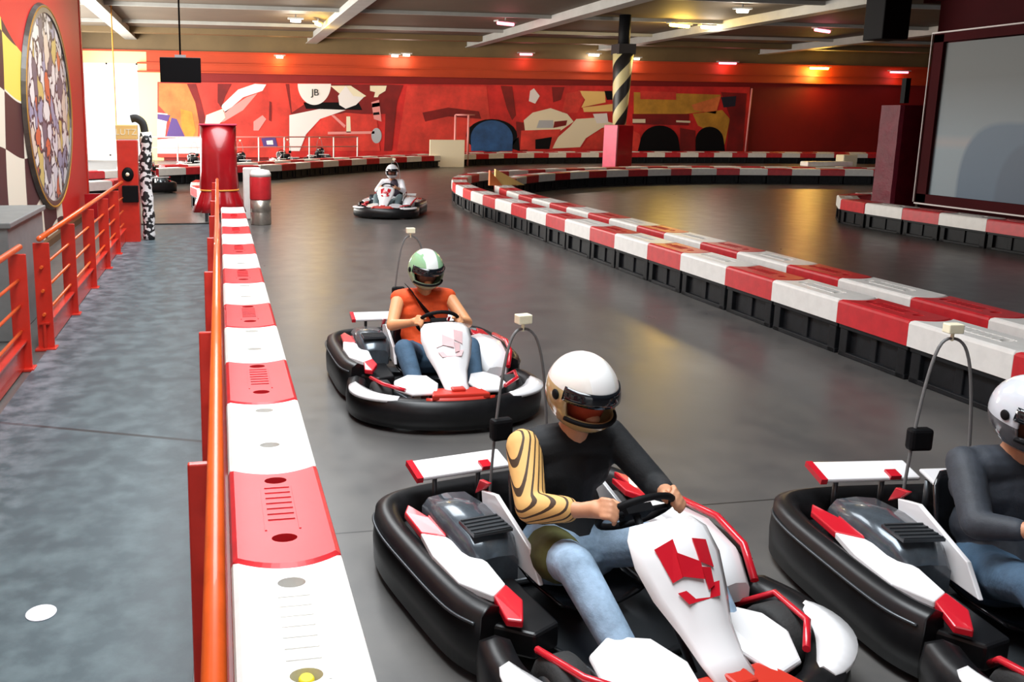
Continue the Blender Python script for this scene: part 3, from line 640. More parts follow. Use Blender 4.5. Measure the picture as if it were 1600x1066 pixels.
    mb = MB(); mb.box((0.03, -0.60, 1.105), (0.065, 0.045, 0.04)); mb.tube([(0.03, -0.60, 1.05), (0.03, -0.60, 1.085)], 0.008, 6); mb.build('lamp_head', M['lamp_head'], hp, bevel=0.01)
    mb = MB(); mb.box((0.12, -0.60, 0.62), (0.10, 0.05, 0.10)); mb.build('head_rest', M['black'], hp, bevel=0.015)
    return k
kart = make_kart()
def place(o, x, y, deg): o.location = (x, y, 0); o.rotation_euler = (0, 0, PI + math.radians(deg)); return o
K_NEAR = place(kart, 1.41, 2.86, 10.5); tag(K_NEAR, 'white, red and black go kart nearest the camera, under the black shirted driver', 'go kart', 'racing go karts')
K_MID = place(copy_tree(kart), 1.46, 5.80, 0.0); tag(K_MID, 'white, red and black go kart driven by the orange shirted driver', 'go kart', 'racing go karts')
for q_ in [c_ for p_ in K_MID.children for c_ in p_.children if c_.name.startswith('red_mark')]:
    q_.data = q_.data.copy(); q_.data.materials[0] = M['faint_mark']; q_['label'] = 'pale pink mark'
K_RIGHT = place(copy_tree(kart), 2.97, 2.42, -6.0); tag(K_RIGHT, 'go kart cut off by the right edge of the frame', 'go kart', 'racing go karts')
K_FAR = place(copy_tree(kart), 3.40, 17.2, -22.0); tag(K_FAR, 'small distant go kart alone in the bend, driver in white', 'go kart', 'racing go karts')
for (x, y, dg, lb) in ((-1.95, 23.4, 200, 'dark parked go kart beside the striped post at the pit lane'),
        (-5.9, 22.2, 80, 'parked go kart furthest left behind the wall end'), (-4.0, 22.2, 75, 'parked go kart behind the wall end, nearer the red post'),
        (-2.6, 31.0, 170, 'parked go kart at the left end of the back pit line'), (-0.9, 31.6, 185, 'second parked go kart along the back pit line'),
        (0.8, 32.6, 175, 'third parked go kart along the back pit line'), (2.5, 34.4, 190, 'fourth parked go kart along the back pit line'), (4.3, 37.4, 170, 'rightmost parked go kart of the back pit line')):
    tag(place(copy_tree(kart), x, y, dg), lb, 'go kart', 'parked go karts')

# ------------------------------------------------------------------ drivers
def make_driver(kobj, label, shirt, legs, skin, helm, shoe, lean=0.0, face=None, sleeves='short', voxel=0.009, extras=()):
    p = empty('person', kobj.location, 0); p.rotation_euler = kobj.rotation_euler; tag(p, label, 'person', 'kart drivers')
    J = dict(hip=(0, -0.22, 0.235), waist=(0, -0.29, 0.37), chest=(0, -0.285 + lean * 0.3, 0.545), up=(0, -0.27 + lean * 0.6, 0.64), neck=(0, -0.245 + lean, 0.73), head=(0, -0.205 + lean, 0.86))
    def A(sx):
        return dict(sh=(sx * 0.185, -0.275 + lean * 0.6, 0.655), el=(sx * 0.275, -0.06, 0.50), wr=(sx * 0.185, 0.115, 0.555), pa=(sx * 0.150, 0.165, 0.575),
                    hj=(sx * 0.09, -0.20, 0.225), kn=(sx * 0.235, 0.17, 0.385), an=(sx * 0.20, 0.46, 0.17), toe=(sx * 0.19, 0.585, 0.20))
    # --- body: one continuous skin with hands
    def torso(mb, g=0.0):
        mb.capsule((-0.075, -0.22, 0.235), (0.075, -0.22, 0.235), 0.115 + g, 0.115 + g)
        mb.capsule(J['hip'], J['waist'], 0.125 + g, 0.120 + g)
        mb.capsule((-0.05, J['waist'][1], J['waist'][2]), (0.05, J['waist'][1], J['waist'][2]), 0.105 + g, 0.105 + g)
        mb.capsule((-0.075, J['chest'][1], J['chest'][2]), (0.075, J['chest'][1], J['chest'][2]), 0.112 + g, 0.112 + g)
        mb.capsule(J['waist'], J['chest'], 0.12 + g, 0.125 + g)
        mb.capsule((-0.125, J['up'][1], J['up'][2]), (0.125, J['up'][1], J['up'][2]), 0.073 + g, 0.073 + g)
    body = MB(); torso(body)
    body.capsule(J['up'], J['neck'], 0.07, 0.055); body.capsule(J['neck'], J['head'], 0.055, 0.075)
    body.ball(J['head'], (0.074, 0.092, 0.108))
    hx, hy, hz = J['head']; body.ball((0, hy + 0.092, hz - 0.005), (0.013, 0.018, 0.022)); body.ball((0, hy + 0.07, hz - 0.075), (0.03, 0.025, 0.02))
    for sx in (1, -1):
        a = A(sx); body.capsule(a['sh'], a['el'], 0.052, 0.042); body.capsule(a['el'], a['wr'], 0.042, 0.027)
        wr = Vector(a['wr']); pa = Vector(a['pa'])
        body.capsule(wr, pa, 0.026, 0.032)
        body.ball(pa, (0.036, 0.042, 0.030))
        # fingers curl round the rim (grip centre lies just beyond the palm)
        g = pa + Vector((-sx * 0.012, 0.038, 0.004)); lens = (0.9, 1.0, 0.95, 0.78)
        for i in range(4):
            side = Vector((sx * 0.3, 0.55, -0.75)).normalized() * ((i - 1.5) * 0.019)
            k0 = pa + Vector((sx * 0.006, 0.030, 0.018)) + side; l_ = lens[i]
            k1 = k0 + Vector((-sx * 0.016, 0.026, 0.006)) * l_; k2 = k1 + Vector((-sx * 0.018, 0.010, -0.016)) * l_; k3 = k2 + Vector((-sx * 0.004, -0.010, -0.018)) * l_
            body.capsule(pa + side * 0.6, k0, 0.013, 0.0105, 10); body.capsule(k0, k1, 0.0105, 0.0095, 10); body.capsule(k1, k2, 0.0095, 0.0088, 10); body.capsule(k2, k3, 0.0088, 0.0078, 10)
        t0 = pa + Vector((-sx * 0.022, 0.0, 0.016)); t1 = t0 + Vector((-sx * 0.022, 0.016, 0.012)); t2 = t1 + Vector((-sx * 0.010, 0.022, -0.002))
        body.capsule(t0, t1, 0.013, 0.011, 10); body.capsule(t1, t2, 0.011, 0.009, 10)
        body.capsule(a['hj'], a['kn'], 0.078, 0.055); body.capsule(a['kn'], a['an'], 0.052, 0.036)
    bo = fused('body', body, M[skin], p, voxel=min(voxel, 0.006), smooth=1)
    # --- clothing
    s = MB(); torso(s, 0.010); 
    for sx in (1, -1):
        a = A(sx); sh = Vector(a['sh']); el = Vector(a['el']); wr = Vector(a['wr'])
        if sleeves == 'short': s.capsule(sh, sh.lerp(el, 0.28), 0.066, 0.062)
        elif sleeves == 'none': s.capsule(sh.lerp(Vector(J['up']), 0.25), sh.lerp(el, 0.02), 0.070, 0.062)
        elif sleeves == 'right_striped' and sx == 1: s.capsule(sh, sh.lerp(el, 0.1), 0.064, 0.062)
        else: s.capsule(sh, el, 0.066, 0.055); s.capsule(el, el.lerp(wr, 0.62), 0.055, 0.042)
    fused('shirt', s, M[shirt], p, voxel)
    if sleeves == 'right_striped':
        a = A(1); s = MB(); sh = Vector(a['sh']); el = Vector(a['el']); wr = Vector(a['wr'])
        s.capsule(sh.lerp(el, 0.05) + Vector((0.012, 0, 0.004)), el, 0.070, 0.058); s.capsule(el, el.lerp(wr, 0.72), 0.058, 0.046); o_ = fused('sleeve', s, M['sleeve'], p, voxel); o_['label'] = 'gold striped sleeve'
    s = MB(); s.capsule((-0.08, -0.21, 0.225), (0.08, -0.21, 0.225), 0.135, 0.135)
    for sx in (1, -1):
        a = A(sx); s.capsule(a['hj'], a['kn'], 0.094, 0.070); s.capsule(a['kn'], a['an'], 0.070, 0.055)
    fused('trousers', s, M[legs], p, voxel)
    for sx in (1, -1):
        a = A(sx); an = Vector(a['an']); toe = Vector(a['toe']); s = MB()
        s.capsule(an + Vector((0, -0.03, -0.055)), an + Vector((0, 0.01, 0.01)), 0.042, 0.040); s.capsule(an + Vector((0, -0.03, -0.055)), toe + Vector((0, -0.02, -0.04)), 0.042, 0.040); s.capsule(an, toe, 0.038, 0.028)
        fused('shoe', s, M[shoe], p, voxel)
    # belt or harness
    for e_ in extras:
        if e_ == 'belt':
            s = MB(); pts = spline([(0.125, -0.262, 0.735), (0.11, -0.195, 0.715), (0.07, -0.155, 0.65), (0.0, -0.135, 0.56), (-0.09, -0.137, 0.46), (-0.14, -0.15, 0.37)], 6)
            s.sweep(pts, [(-0.022, -0.022), (0.022, 0.022), (0.022, 0.03), (-0.022, -0.012)]); s.build('belt', M['black'], p)
        if e_ == 'olive':
            s = MB(); s.capsule((0.13, -0.14, 0.26), (0.185, 0.0, 0.32), 0.102, 0.092); fused('pocket_patch', s, M['olive'], p, voxel)
        if e_ == 'vest':
            s = MB(); s.capsule((-0.05, -0.245, 0.44), (-0.05, -0.235, 0.62), 0.115, 0.10); fused('vest_panel', s, M['dark_vest'], p, voxel)
    # --- face details
    for sx in (1, -1):
        s = MB(); s.ball((sx * 0.031, hy + 0.078, hz + 0.012), (0.014, 0.010, 0.009), 10, 6); s.build('eye', M['eye'], p)
    s = MB(); s.ball((0, hy + 0.006, hz), (0.080, 0.094, 0.114), 20, 14); s.ball((0, hy + 0.098, hz - 0.008), (0.014, 0.014, 0.022)); s.build('face_cover', M[face or 'face'], p)
    # --- helmet with a face opening
    hc = Vector((0, hy - 0.005, hz + 0.012)); he = empty('helmet', (0, 0, 0)); COL.objects.unlink(he); bpy.data.objects.remove(he)
    mb = MB(); nu, nv = 40, 26; vs = []; fs = []
    def hp_(i, j):
        th = -PI / 2 + 2 * PI * i / nu; el_ = -PI * 0.36 + (PI * 0.86) * j / nv
        ce = math.cos(el_); x = 0.130 * ce * math.sin(th + PI / 2); y = 0.152 * ce * math.cos(th + PI / 2); z = 0.150 * math.sin(el_)
        if y > 0 and z < -0.02: y *= 1.0 + 0.16 * min(1, (-z - 0.02) / 0.06)
        return (x, y, z)
    for j in range(nv + 1):
        for i in range(nu): vs.append(hp_(i, j))
    for j in range(nv):
        for i in range(nu):
            q = [hp_(i, j), hp_(i + 1, j), hp_(i + 1, j + 1), hp_(i, j + 1)]; c_ = sum((Vector(t) for t in q), Vector()) / 4
            th = math.degrees(math.atan2(c_.x, c_.y)); inside = abs(th) < 62 and -0.062 < c_.z < 0.052
            if not inside: fs.append((j * nu + i, j * nu + (i + 1) % nu, (j + 1) * nu + (i + 1) % nu, (j + 1) * nu + i))
    topc = len(vs); vs.append((0, 0, 0.150)); 
    for i in range(nu): fs.append((nv * nu + i, nv * nu + (i + 1) % nu, topc))
    mb.add(vs, fs); h = mb.build('helmet', M[helm], p); h.location = hc
    so = h.modifiers.new('s', 'SOLIDIFY'); so.thickness = 0.014; so.offset = -1
    # visor shell over the upper half of the opening, with rim
    mb = MB(); rr = []
    for z in (0.060, 0.045, 0.025, 0.008):
        el_ = math.asin(z / 0.150); rr.append([(0.134 * math.cos(el_) * math.sin(t_), 0.156 * math.cos(el_) * math.cos(t_), z) for t_ in [math.radians(-70 + 140 * q / 20) for q in range(21)]])
    mb.rings(rr, closed=False, cap=False); vz = mb.build('visor', M['visor'], h); so = vz.modifiers.new('s', 'SOLIDIFY'); so.thickness = 0.004
    mb = MB(); pts = []
    for q in range(21):
        t_ = math.radians(-64 + 128 * q / 20); pts.append((0.131 * math.cos(0.42) * math.sin(t_), 0.165 * math.cos(0.42) * math.cos(t_), -0.064))
    mb.tube(pts, 0.009, 8); mb.build('opening_trim', M['black'], h)
    mb = MB(); mb.ball((0.131, 0.02, 0.012), (0.008, 0.02, 0.02)); mb.build('visor_pivot', M['black'], h)
    mb = MB(); mb.ball((-0.131, 0.02, 0.012), (0.008, 0.02, 0.02)); mb.build('visor_pivot', M['black'], h)
    return p, h
p, h = make_driver(K_NEAR, 'person in black shirt with gold striped sleeve and cream helmet driving the nearest kart', 'black_shirt', 'jeans_light', 'skin', 'helmet_gold', 'shoe_grey', 0.03, 'balaclava', 'right_striped', extras=('olive',))
h.rotation_euler = (math.radians(-12), 0, math.radians(0)); p.scale = (1.04, 1.04, 1.04)
p, h = make_driver(K_MID, 'person in orange sleeveless top and green helmet driving the middle kart', 'orange_shirt', 'jeans_dark', 'skin_lit', 'helmet_green', 'shoe_tan', 0.0, 'face', 'none', extras=('belt',))
h.rotation_euler = (math.radians(-14), 0, math.radians(6))
p, h = make_driver(K_RIGHT, 'person in dark grey jacket and silver helmet at the right edge of the frame', 'dark_jacket', 'jeans_dark', 'skin', 'helmet_silver', 'shoe_grey', 0.02, 'face', 'long')
h.rotation_euler = (math.radians(-10), 0, 0)
p, h = make_driver(K_FAR, 'person in white clothes and white helmet driving the distant kart', 'white_suit', 'teal_trousers', 'skin', 'helmet_white', 'shoe_grey', 0.0, 'face', 'long', 0.012, extras=('vest',))

# ------------------------------------------------------------------ things along the walkway
# red post with sign, left
k = empty('gate_post', (-1.38, 13.95, 0)); tag(k, 'tall red post with a yellow lettered sign at the far end of the left handrail', 'post')
mb = MB(); mb.box((0, 0, 0.79), (0.30, 0.26, 1.58)); mb.build('column', M['rail_red'], k, bevel=0.012)
mb = MB(); mb.box((0, 0.0, 1.70), (0.31, 0.24, 0.22)); sg = mb.build('sign_box', M['sign_yellow'], k, bevel=0.01)
text_mesh('lettering', 'LUTZ', 0.13, M['cream'], sg, (0, -0.122, 1.70), (PI / 2, 0, 0))
mb = MB(); mb.rings([[(0.09 * s_ * math.cos(a), -0.131 - d_, 1.06 + 0.11 * s_ * math.sin(a)) for a in [2 * PI * q / 20 for q in range(20)]] for s_, d_ in ((1.0, 0), (0.9, 0.03), (0.5, 0.035))]); mb.build('horn', M['black'], k)
mb = MB(); mb.ball((0.0, -0.165, 1.06), 0.03); mb.build('lens', M['cream'], k)
mb = MB(); mb.box((0.03, -0.15, 0.76), (0.24, 0.06, 0.26)); mb.build('control_box', M['black'], k, bevel=0.01)
# blotched padded post
k = empty('padded_post', (-1.12, 14.05, 0)); tag(k, 'slim post padded in blotched black and white beside the red post', 'post')
mb = MB(); pts = [(0, 0, 0.02)] + [(0.012 * math.sin(z * 5), 0, z) for z in [0.1 * i for i in range(1, 18)]]
mb.tube(pts, [0.092 + 0.010 * math.sin(i * 2.1) for i in range(len(pts))], 16); mb.build('padding', M['blotch'], k)
mb = MB(); mb.tube(spline([(0.0, 0, 1.70), (-0.03, 0, 1.84), (-0.12, 0, 1.91), (-0.2, 0, 1.90)], 5), 0.06, 14); mb.build('tyre_wrap', M['tyre'], k)
# red vinyl stand
k = empty('covered_stand', (0.0, 16.7, 0)); tag(k, 'tall stand covered in glossy red vinyl tied with a yellow rope beside the walkway end', 'stand')
mb = MB(); rr = []; n = 60
for z, w_, fl in ((1.79, 0.335, 0.0), (1.2, 0.34, 0.0), (0.95, 0.345, 0.004), (0.62, 0.36, 0.012), (0.58, 0.345, 0.010), (0.54, 0.365, 0.014), (0.35, 0.43, 0.026), (0.17, 0.49, 0.035)):
    r0 = []
    for q in range(n):
        a = 2 * PI * q / n; ca, sa = math.cos(a), math.sin(a); sq = (abs(ca) ** 4 + abs(sa) ** 4) ** -0.25; rr_ = w_ * (0.6 + 0.4 * sq) + fl * math.sin(a * 11)
        r0.append((rr_ * ca, rr_ * 0.72 * sa, z))
    rr.append(r0)
mb.rings(rr[::-1]); mb.build('vinyl_cover', M['red_vinyl'], k)
mb = MB(); mb.tube([(x * 1.03, y * 1.05, 0.58) for x, y, z in rr[4]] + [(rr[4][0][0] * 1.03, rr[4][0][1] * 1.05, 0.58)], 0.016, 8); mb.build('rope', M['rope_yellow'], k)
mb = MB(); mb.box((0, 0, 1.80), (0.70, 0.50, 0.03)); mb.build('top_edge', M['pink_vinyl'], k, bevel=0.01)
for sx in (-1, 1):
    for sy in (-1, 1): mb = MB(); mb.box((sx * 0.25, sy * 0.2, 0.14), (0.05, 0.05, 0.28)); mb.build('foot', M['grey_metal'], k)
# drum
k = empty('drum', (0.74, 15.95, 0)); tag(k, 'cylindrical bin with white lid, red band and dented silver lower half beside the barrier', 'drum')
mb = MB(); mb.lathe([(0.185, 0.0), (0.19, 0.02), (0.19, 0.22), (0.182, 0.235), (0.19, 0.25), (0.19, 0.46)], n=32); mb.build('silver_base', mat('dull_silver', (0.42, 0.38, 0.33), 0.35, metal=0.8, noise=0.3, nscale=6), k)
mb = MB(); mb.lathe([(0.192, 0.46), (0.195, 0.48), (0.195, 0.86), (0.19, 0.88)], n=32); mb.build('red_band', M['red_plastic'], k)
mb = MB(); mb.lathe([(0.195, 0.88), (0.195, 0.93), (0.16, 0.99), (0.06, 1.01), (0.001, 1.012)], n=32); mb.build('lid', M['white_plastic'], k)
# white board built in for the white haze beside the drum
mb = MB(); mb.box((0, 0, 0.50), (0.34, 0.12, 1.0)); o = mb.build('haze_board', M['white_plastic'], bevel=0.03); o.location = (0.62, 16.75, 0); tag(o, 'white upright board added as haze between the red vinyl stand and the drum', 'board')
mb = MB(); mb.box((0, 0, 0.24), (0.95, 0.08, 0.48)); o = mb.build('low_panel', M['red_vinyl'], bevel=0.01); o.location = (-2.05, 17.2, 0); tag(o, 'low dark red panel between the left wall end and the red post', 'panel')
# hanging monitor
k = empty('hanging_monitor', (-0.39, 10.0, 2.45)); tag(k, 'black flat monitor hanging from the ceiling on a thin rod', 'monitor')
mb = MB(); mb.box((0, 0, 0), (0.44, 0.05, 0.27)); mb.build('screen', M['black'], k, bevel=0.008)
mb = MB(); mb.tube([(0.0, 0.03, 0.0), (0.0, 0.03, WZ - 2.46)], 0.010, 8); mb.box((0, 0.03, WZ - 2.47), (0.1, 0.1, 0.02)); mb.build('ceiling_rod', M['black'], k)
mb = MB(); mb.box((0, 0.03, 0.15), (0.12, 0.03, 0.03)); mb.build('bracket', M['steel'], k)
# thin hanging cable further left
mb = MB(); mb.tube([(-3.3, 30, 0.0), (-3.3, 30, WZ)], 0.02, 8); o = mb.build('hanging_pole', M['rope_yellow']); tag(o, 'thin pale pole from floor to ceiling before the bright window', 'pole')

# ------------------------------------------------------------------ striped column with red pad in the middle distance
k = empty('striped_column', (13.85, 28.7, 0)); tag(k, 'round column with diagonal black and yellow stripes above a red padded box', 'column')
mb = MB(); mb.lathe([(0.22, 1.7), (0.25, 2.2), (0.31, 3.4), (0.35, 4.2)], n=28); mb.build('striped_sleeve', M['hazard'], k)
mb = MB(); mb.lathe([(0.2, 4.2), (0.2, WZ)], n=16); mb.build('steel_core', M['black'], k)
mb = MB(); mb.box((0, 0, 4.35), (0.62, 0.62, 0.34)); mb.build('bracket', M['hole_dark'], k)
R_ = Matrix.Rotation(math.radians(22), 3, 'Z')
mb = MB(); mb.box((0, 0, 0.89), (0.80, 0.62, 1.78), R_); mb.build('red_pad', M['red_vinyl'], k, bevel=0.03)
mb = MB(); mb.box(R_ @ Vector((-0.41, 0, 0.89)), (0.02, 0.60, 1.76), R_); mb.build('lit_pad_side', M['pink_vinyl'], k)  # lit left face of the red pad, its brightness painted pink
# arrow boards lying on the hairpin
k = empty('arrow_board', (6.38, 18.75, 0.476)); tag(k, 'small yellow and orange pointed marker standing on the hairpin barrier', 'marker')
mb = MB(); mb.add([(-0.25, 0, 0), (0.45, 0, 0), (-0.25, 0, 0.36), (-0.25, 0.1, 0), (0.45, 0.1, 0), (-0.25, 0.1, 0.36)], [(0, 1, 2), (5, 4, 3), (0, 3, 4, 1), (1, 4, 5, 2), (2, 5, 3, 0)], 0, False); mb.build('yellow_point', M['sign_yellow'], k)
mb = MB(); mb.add([(-0.42, 0, 0), (-0.12, 0, 0), (-0.42, 0, 0.34), (-0.42, 0.1, 0), (-0.12, 0.1, 0), (-0.42, 0.1, 0.34)], [(0, 1, 2), (5, 4, 3), (0, 3, 4, 1), (1, 4, 5, 2), (2, 5, 3, 0)], 0, False); o = mb.build('orange_point', M['orange'], k); o.location = (0, -0.12, 0)
# cream board and low posts behind the outer barrier
mb = MB(); mb.box((0, 0, 0.55), (1.45, 0.08, 1.1)); o = mb.build('cream_board', M['cream'], bevel=0.01); o.location = (9.1, 34.2, 0); tag(o, 'cream notice board standing by the outer barrier left of the blue tyre', 'board')
k = empty('goal_frame', (9.95, 35.1, 0)); tag(k, 'pale pink upright frame of two posts behind the cream board', 'frame')
for x in (-0.28, 0.28):
    mb = MB(); mb.tube([(x, 0, 0), (x, 0, 2.1)], 0.045, 10); mb.build('post', M['pink'], k)
mb = MB(); mb.tube([(-0.28, 0, 2.1), (0.55, 0, 2.1)], 0.035, 8); mb.build('crossbar', M['pink'], k)
# pale low rail in front of the mural on the left
k = empty('pit_rail', (0.8, 34.8, 0)); tag(k, 'thin pale pink rail with slim posts along the back pit lane', 'railing')
for i in range(9):
    mb = MB(); mb.tube([(-3.4 + i * 1.05, 0.28 * i - 0.5, 0), (-3.4 + i * 1.05, 0.28 * i - 0.5, 1.15)], 0.03, 8); mb.build('post', M['pale'], k)
for z in (1.15, 0.75):
    mb = MB(); mb.tube([(-3.4, -0.5, z), (5.0, 1.74, z)], 0.025, 8); mb.build('rail', M['pink'], k)
# stacked blocks on the right of the back row
for i, (x, y, dz, mt, lb) in enumerate(((20.0, 25.9, 0.48, 'white_plastic', 'white spare pad lying on the far island barrier'), (21.3, 26.6, 0.0, 'cream', 'cream spare crate behind the far island barrier'), (23.2, 26.9, 0.0, 'cream', 'left cream crate of the pair by the right wall'), (23.9, 26.9, 0.0, 'ochre', 'right ochre crate of the pair by the right wall'))):
    mb = MB(); mb.box((0, 0, 0.14 if dz else 0.42), (1.7 if dz else 0.55, 0.4, 0.16 if dz else 0.84)); o = mb.build('spare_block', M[mt], bevel=0.03); o.location = (x, y, dz - (0.055 if dz else 0)); tag(o, lb, 'block')

# ------------------------------------------------------------------ mural on the back wall
mural = empty('wall_mural', at(700, 240, 39.9)); tag(mural, 'long red racing mural with cars and tyres across the back wall', 'mural')
MO = Vector(mural.location)
def shape(mb, pts, mi, lay):
    q = [Vector(at(x, y, 39.9)) - MO for x, y in pts]; q = [Vector((v_.x, -0.006 * lay, v_.z)) for v_ in q]; mb.poly(q, mi)
cols = ['mural_red', 'brightred', 'orange', 'pale', 'purple', 'deepred', 'cream', 'blue_patch', 'ochre', 'navy', 'pink', 'black', 'sign_yellow', 'grey_sticker']
ci = {n_: i for i, n_ in enumerate(cols)}
mb = MB(); shape(mb, [(246, 128), (1172, 136), (1168, 246), (246, 246)], 0, 0)
def oval(cx, cy, rx, ry, n=24, a0=0, a1=360): return [(cx + rx * math.cos(math.radians(a0 + (a1 - a0) * i / n)), cy - ry * math.sin(math.radians(a0 + (a1 - a0) * i / n))) for i in range(n + (0 if a1 - a0 == 360 else 1))]
for nm, lay, pts in [
    ('brightred', 1, [(246, 128), (455, 130), (452, 246), (246, 246)]),
    ('orange', 2, [(248, 130), (300, 131), (312, 165), (308, 236), (280, 236), (262, 180), (248, 165)]),
    ('ochre', 3, [(282, 170), (300, 175), (306, 205), (296, 225), (284, 200)]),
    ('purple', 3, [(268, 184), (276, 186), (289, 214), (260, 213)]), ('pale', 3, [(246, 176), (262, 178), (258, 213), (246, 215)]), ('pale', 4, [(270, 216), (312, 214), (312, 240), (246, 240), (246, 218)]),
    ('purple', 4, [(246, 178), (266, 180), (262, 190), (246, 186)]),
    ('deepred', 3, [(292, 131), (306, 131), (314, 158), (322, 190), (312, 196), (305, 160)]),
    ('deepred', 3, [(340, 131), (362, 131), (352, 150), (346, 168), (340, 160)]),
    ('pale', 3, [(345, 166), (372, 140), (398, 131), (416, 132), (410, 142), (380, 152), (352, 176)]),
    ('pink', 3, [(326, 182), (352, 174), (385, 152), (402, 146), (380, 172), (350, 190), (324, 196)]),
    ('cream', 4, [(322, 180), (348, 170), (352, 184), (340, 196), (320, 194)]),
    ('deepred', 4, [(421, 158), (424, 160), (424, 190), (420, 188)]),
    ('pink', 4, [(396, 190), (410, 180), (416, 186), (404, 204), (396, 204)]), ('purple', 4, [(408, 216), (430, 214), (434, 230), (412, 230)]), ('pale', 5, [(416, 220), (426, 219), (427, 226), (417, 226)]),
    ('deepred', 2, [(446, 131), (606, 132), (606, 178), (455, 178)]), ('brightred', 3, [(452, 131), (470, 131), (480, 160), (456, 176)]),
    ('pale', 4, oval(491, 131, 26, 33, 24, 180, 360)), ('black', 3, [(474, 160), (560, 160), (566, 172), (478, 170)]),
    ('pale', 5, [(528, 150), (540, 134), (552, 150), (568, 152), (556, 164), (540, 170), (530, 164)]), ('cream', 4, [(516, 134), (548, 134), (572, 150), (560, 156), (530, 146)]),
    ('pale', 3, [(452, 180), (500, 170), (540, 172), (500, 186), (478, 210), (468, 236), (452, 236)]), ('brightred', 4, [(470, 236), (482, 208), (505, 184), (540, 176), (588, 180), (594, 236)]),
    ('cream', 5, [(541, 182), (547, 182), (548, 207), (541, 207)]), ('pink', 5, [(517, 180), (522, 180), (540, 196), (538, 200)]), ('pink', 5, [(512, 206), (585, 205), (585, 209), (512, 210)]),
    ('cream', 5, [(578, 134), (604, 134), (602, 142), (592, 148), (590, 152), (584, 152), (586, 144), (578, 142)]), ('pink', 5, [(580, 160), (592, 156), (596, 190), (584, 186)]), ('black', 5, [(581, 162), (593, 160), (593, 166), (581, 168)]), ('black', 6, [(583, 176), (592, 175), (593, 179), (583, 180)]),
    ('grey_sticker', 5, oval(588, 212, 8, 12)), ('deepred', 3, [(604, 132), (630, 133), (620, 160), (612, 236), (600, 236)]),
    ('brightred', 2, [(636, 134), (760, 135), (770, 236), (620, 236)]), ('deepred', 3, [(660, 176), (700, 168), (748, 174), (752, 186), (700, 182), (664, 190)]),
    ('deepred', 3, [(782, 134), (800, 135), (806, 180), (800, 188), (792, 170)]), ('deepred', 3, [(806, 190), (822, 192), (824, 236), (808, 236)]),
    ('black', 4, oval(768, 212, 40, 26)), ('blue_patch', 5, [(736, 236)] + oval(768, 216, 33, 28, 16, 180, 0) + [(800, 236)]),
    ('black', 4, [(790, 230), (810, 214), (812, 236)]),
    ('pale', 4, [(828, 142), (834, 138), (843, 150), (836, 162), (826, 158)]), ('deepred', 3, [(862, 136), (882, 136), (876, 156), (864, 160)]),
    ('cream', 4, [(818, 188), (832, 176), (860, 169), (886, 178), (896, 190), (876, 204), (820, 204)]), ('grey_sticker', 5, [(842, 188), (864, 188), (864, 200), (838, 200)]), ('deepred', 5, [(866, 190), (886, 188), (884, 196), (864, 200)]),
    ('brightred', 5, [(814, 204), (876, 202), (862, 234), (812, 234)]), ('black', 6, [(836, 218), (862, 214), (858, 233), (836, 233)]),
    ('cream', 4, [(900, 186), (930, 184), (962, 194), (940, 200), (915, 216), (906, 230), (862, 232), (872, 214), (890, 198)]), ('brightred', 5, [(908, 232), (920, 214), (944, 200), (975, 196), (1000, 210), (1000, 236)]),
    ('sign_yellow', 3, [(904, 142), (945, 143), (946, 160), (908, 168), (914, 156)]), ('brightred', 4, [(884, 146), (906, 142), (912, 156), (902, 176), (878, 176)]), ('sign_yellow', 4, [(910, 168), (960, 162), (960, 174), (912, 175)]),
    ('pale', 5, [(926, 178), (948, 177), (950, 192), (932, 193)]), ('black', 4, [(944, 142), (956, 142), (958, 156), (948, 156)]),
    ('ochre', 3, [(990, 144), (1126, 148), (1120, 172), (1072, 178), (990, 178)]), ('brightred', 4, [(1000, 142), (1056, 144), (1056, 156), (1000, 155)]), ('deepred', 4, [(988, 178), (1076, 178), (1076, 196), (988, 194)]), ('cream', 5, [(988, 186), (1008, 186), (1008, 192), (988, 192)]),
    ('cream', 5, [(1056, 188), (1078, 189), (1078, 192), (1056, 191)]), ('orange', 4, [(1080, 164), (1126, 150), (1118, 178), (1084, 172)]),
    ('ochre', 4, [(1082, 178), (1128, 172), (1140, 186), (1132, 226), (1120, 212), (1090, 196)]), ('deepred', 5, [(1126, 144), (1166, 146), (1160, 236), (1134, 236), (1140, 182)]), ('navy', 6, [(1126, 152), (1150, 150), (1148, 166), (1130, 168)]),
    ('black', 6, [(996, 236)] + oval(1030, 222, 30, 26, 14, 175, 5) + [(1062, 236)]), ('black', 6, [(1086, 236)] + oval(1108, 220, 22, 22, 14, 175, 5) + [(1132, 236)]), ('deepred', 5, [(1062, 200), (1086, 204), (1086, 236), (1062, 236)]),
]: shape(mb, pts, ci[nm], lay)
mb.build('painted_panel', [M[n_] for n_ in cols], mural)
q = Vector(at(492, 145, 39.9)) - MO
text_mesh('lettering', 'JB', 0.42, M['black'], mural, (q.x, -0.05, q.z), (PI / 2, 0, 0), 0.004)
mb = MB(); a = Vector(at(1175, 138, 39.8)) - MO; b_ = Vector(at(1164, 240, 39.8)) - MO; mb.tube([a, b_], 0.04, 8); mb.build('edge_trim', M['pink'], mural)

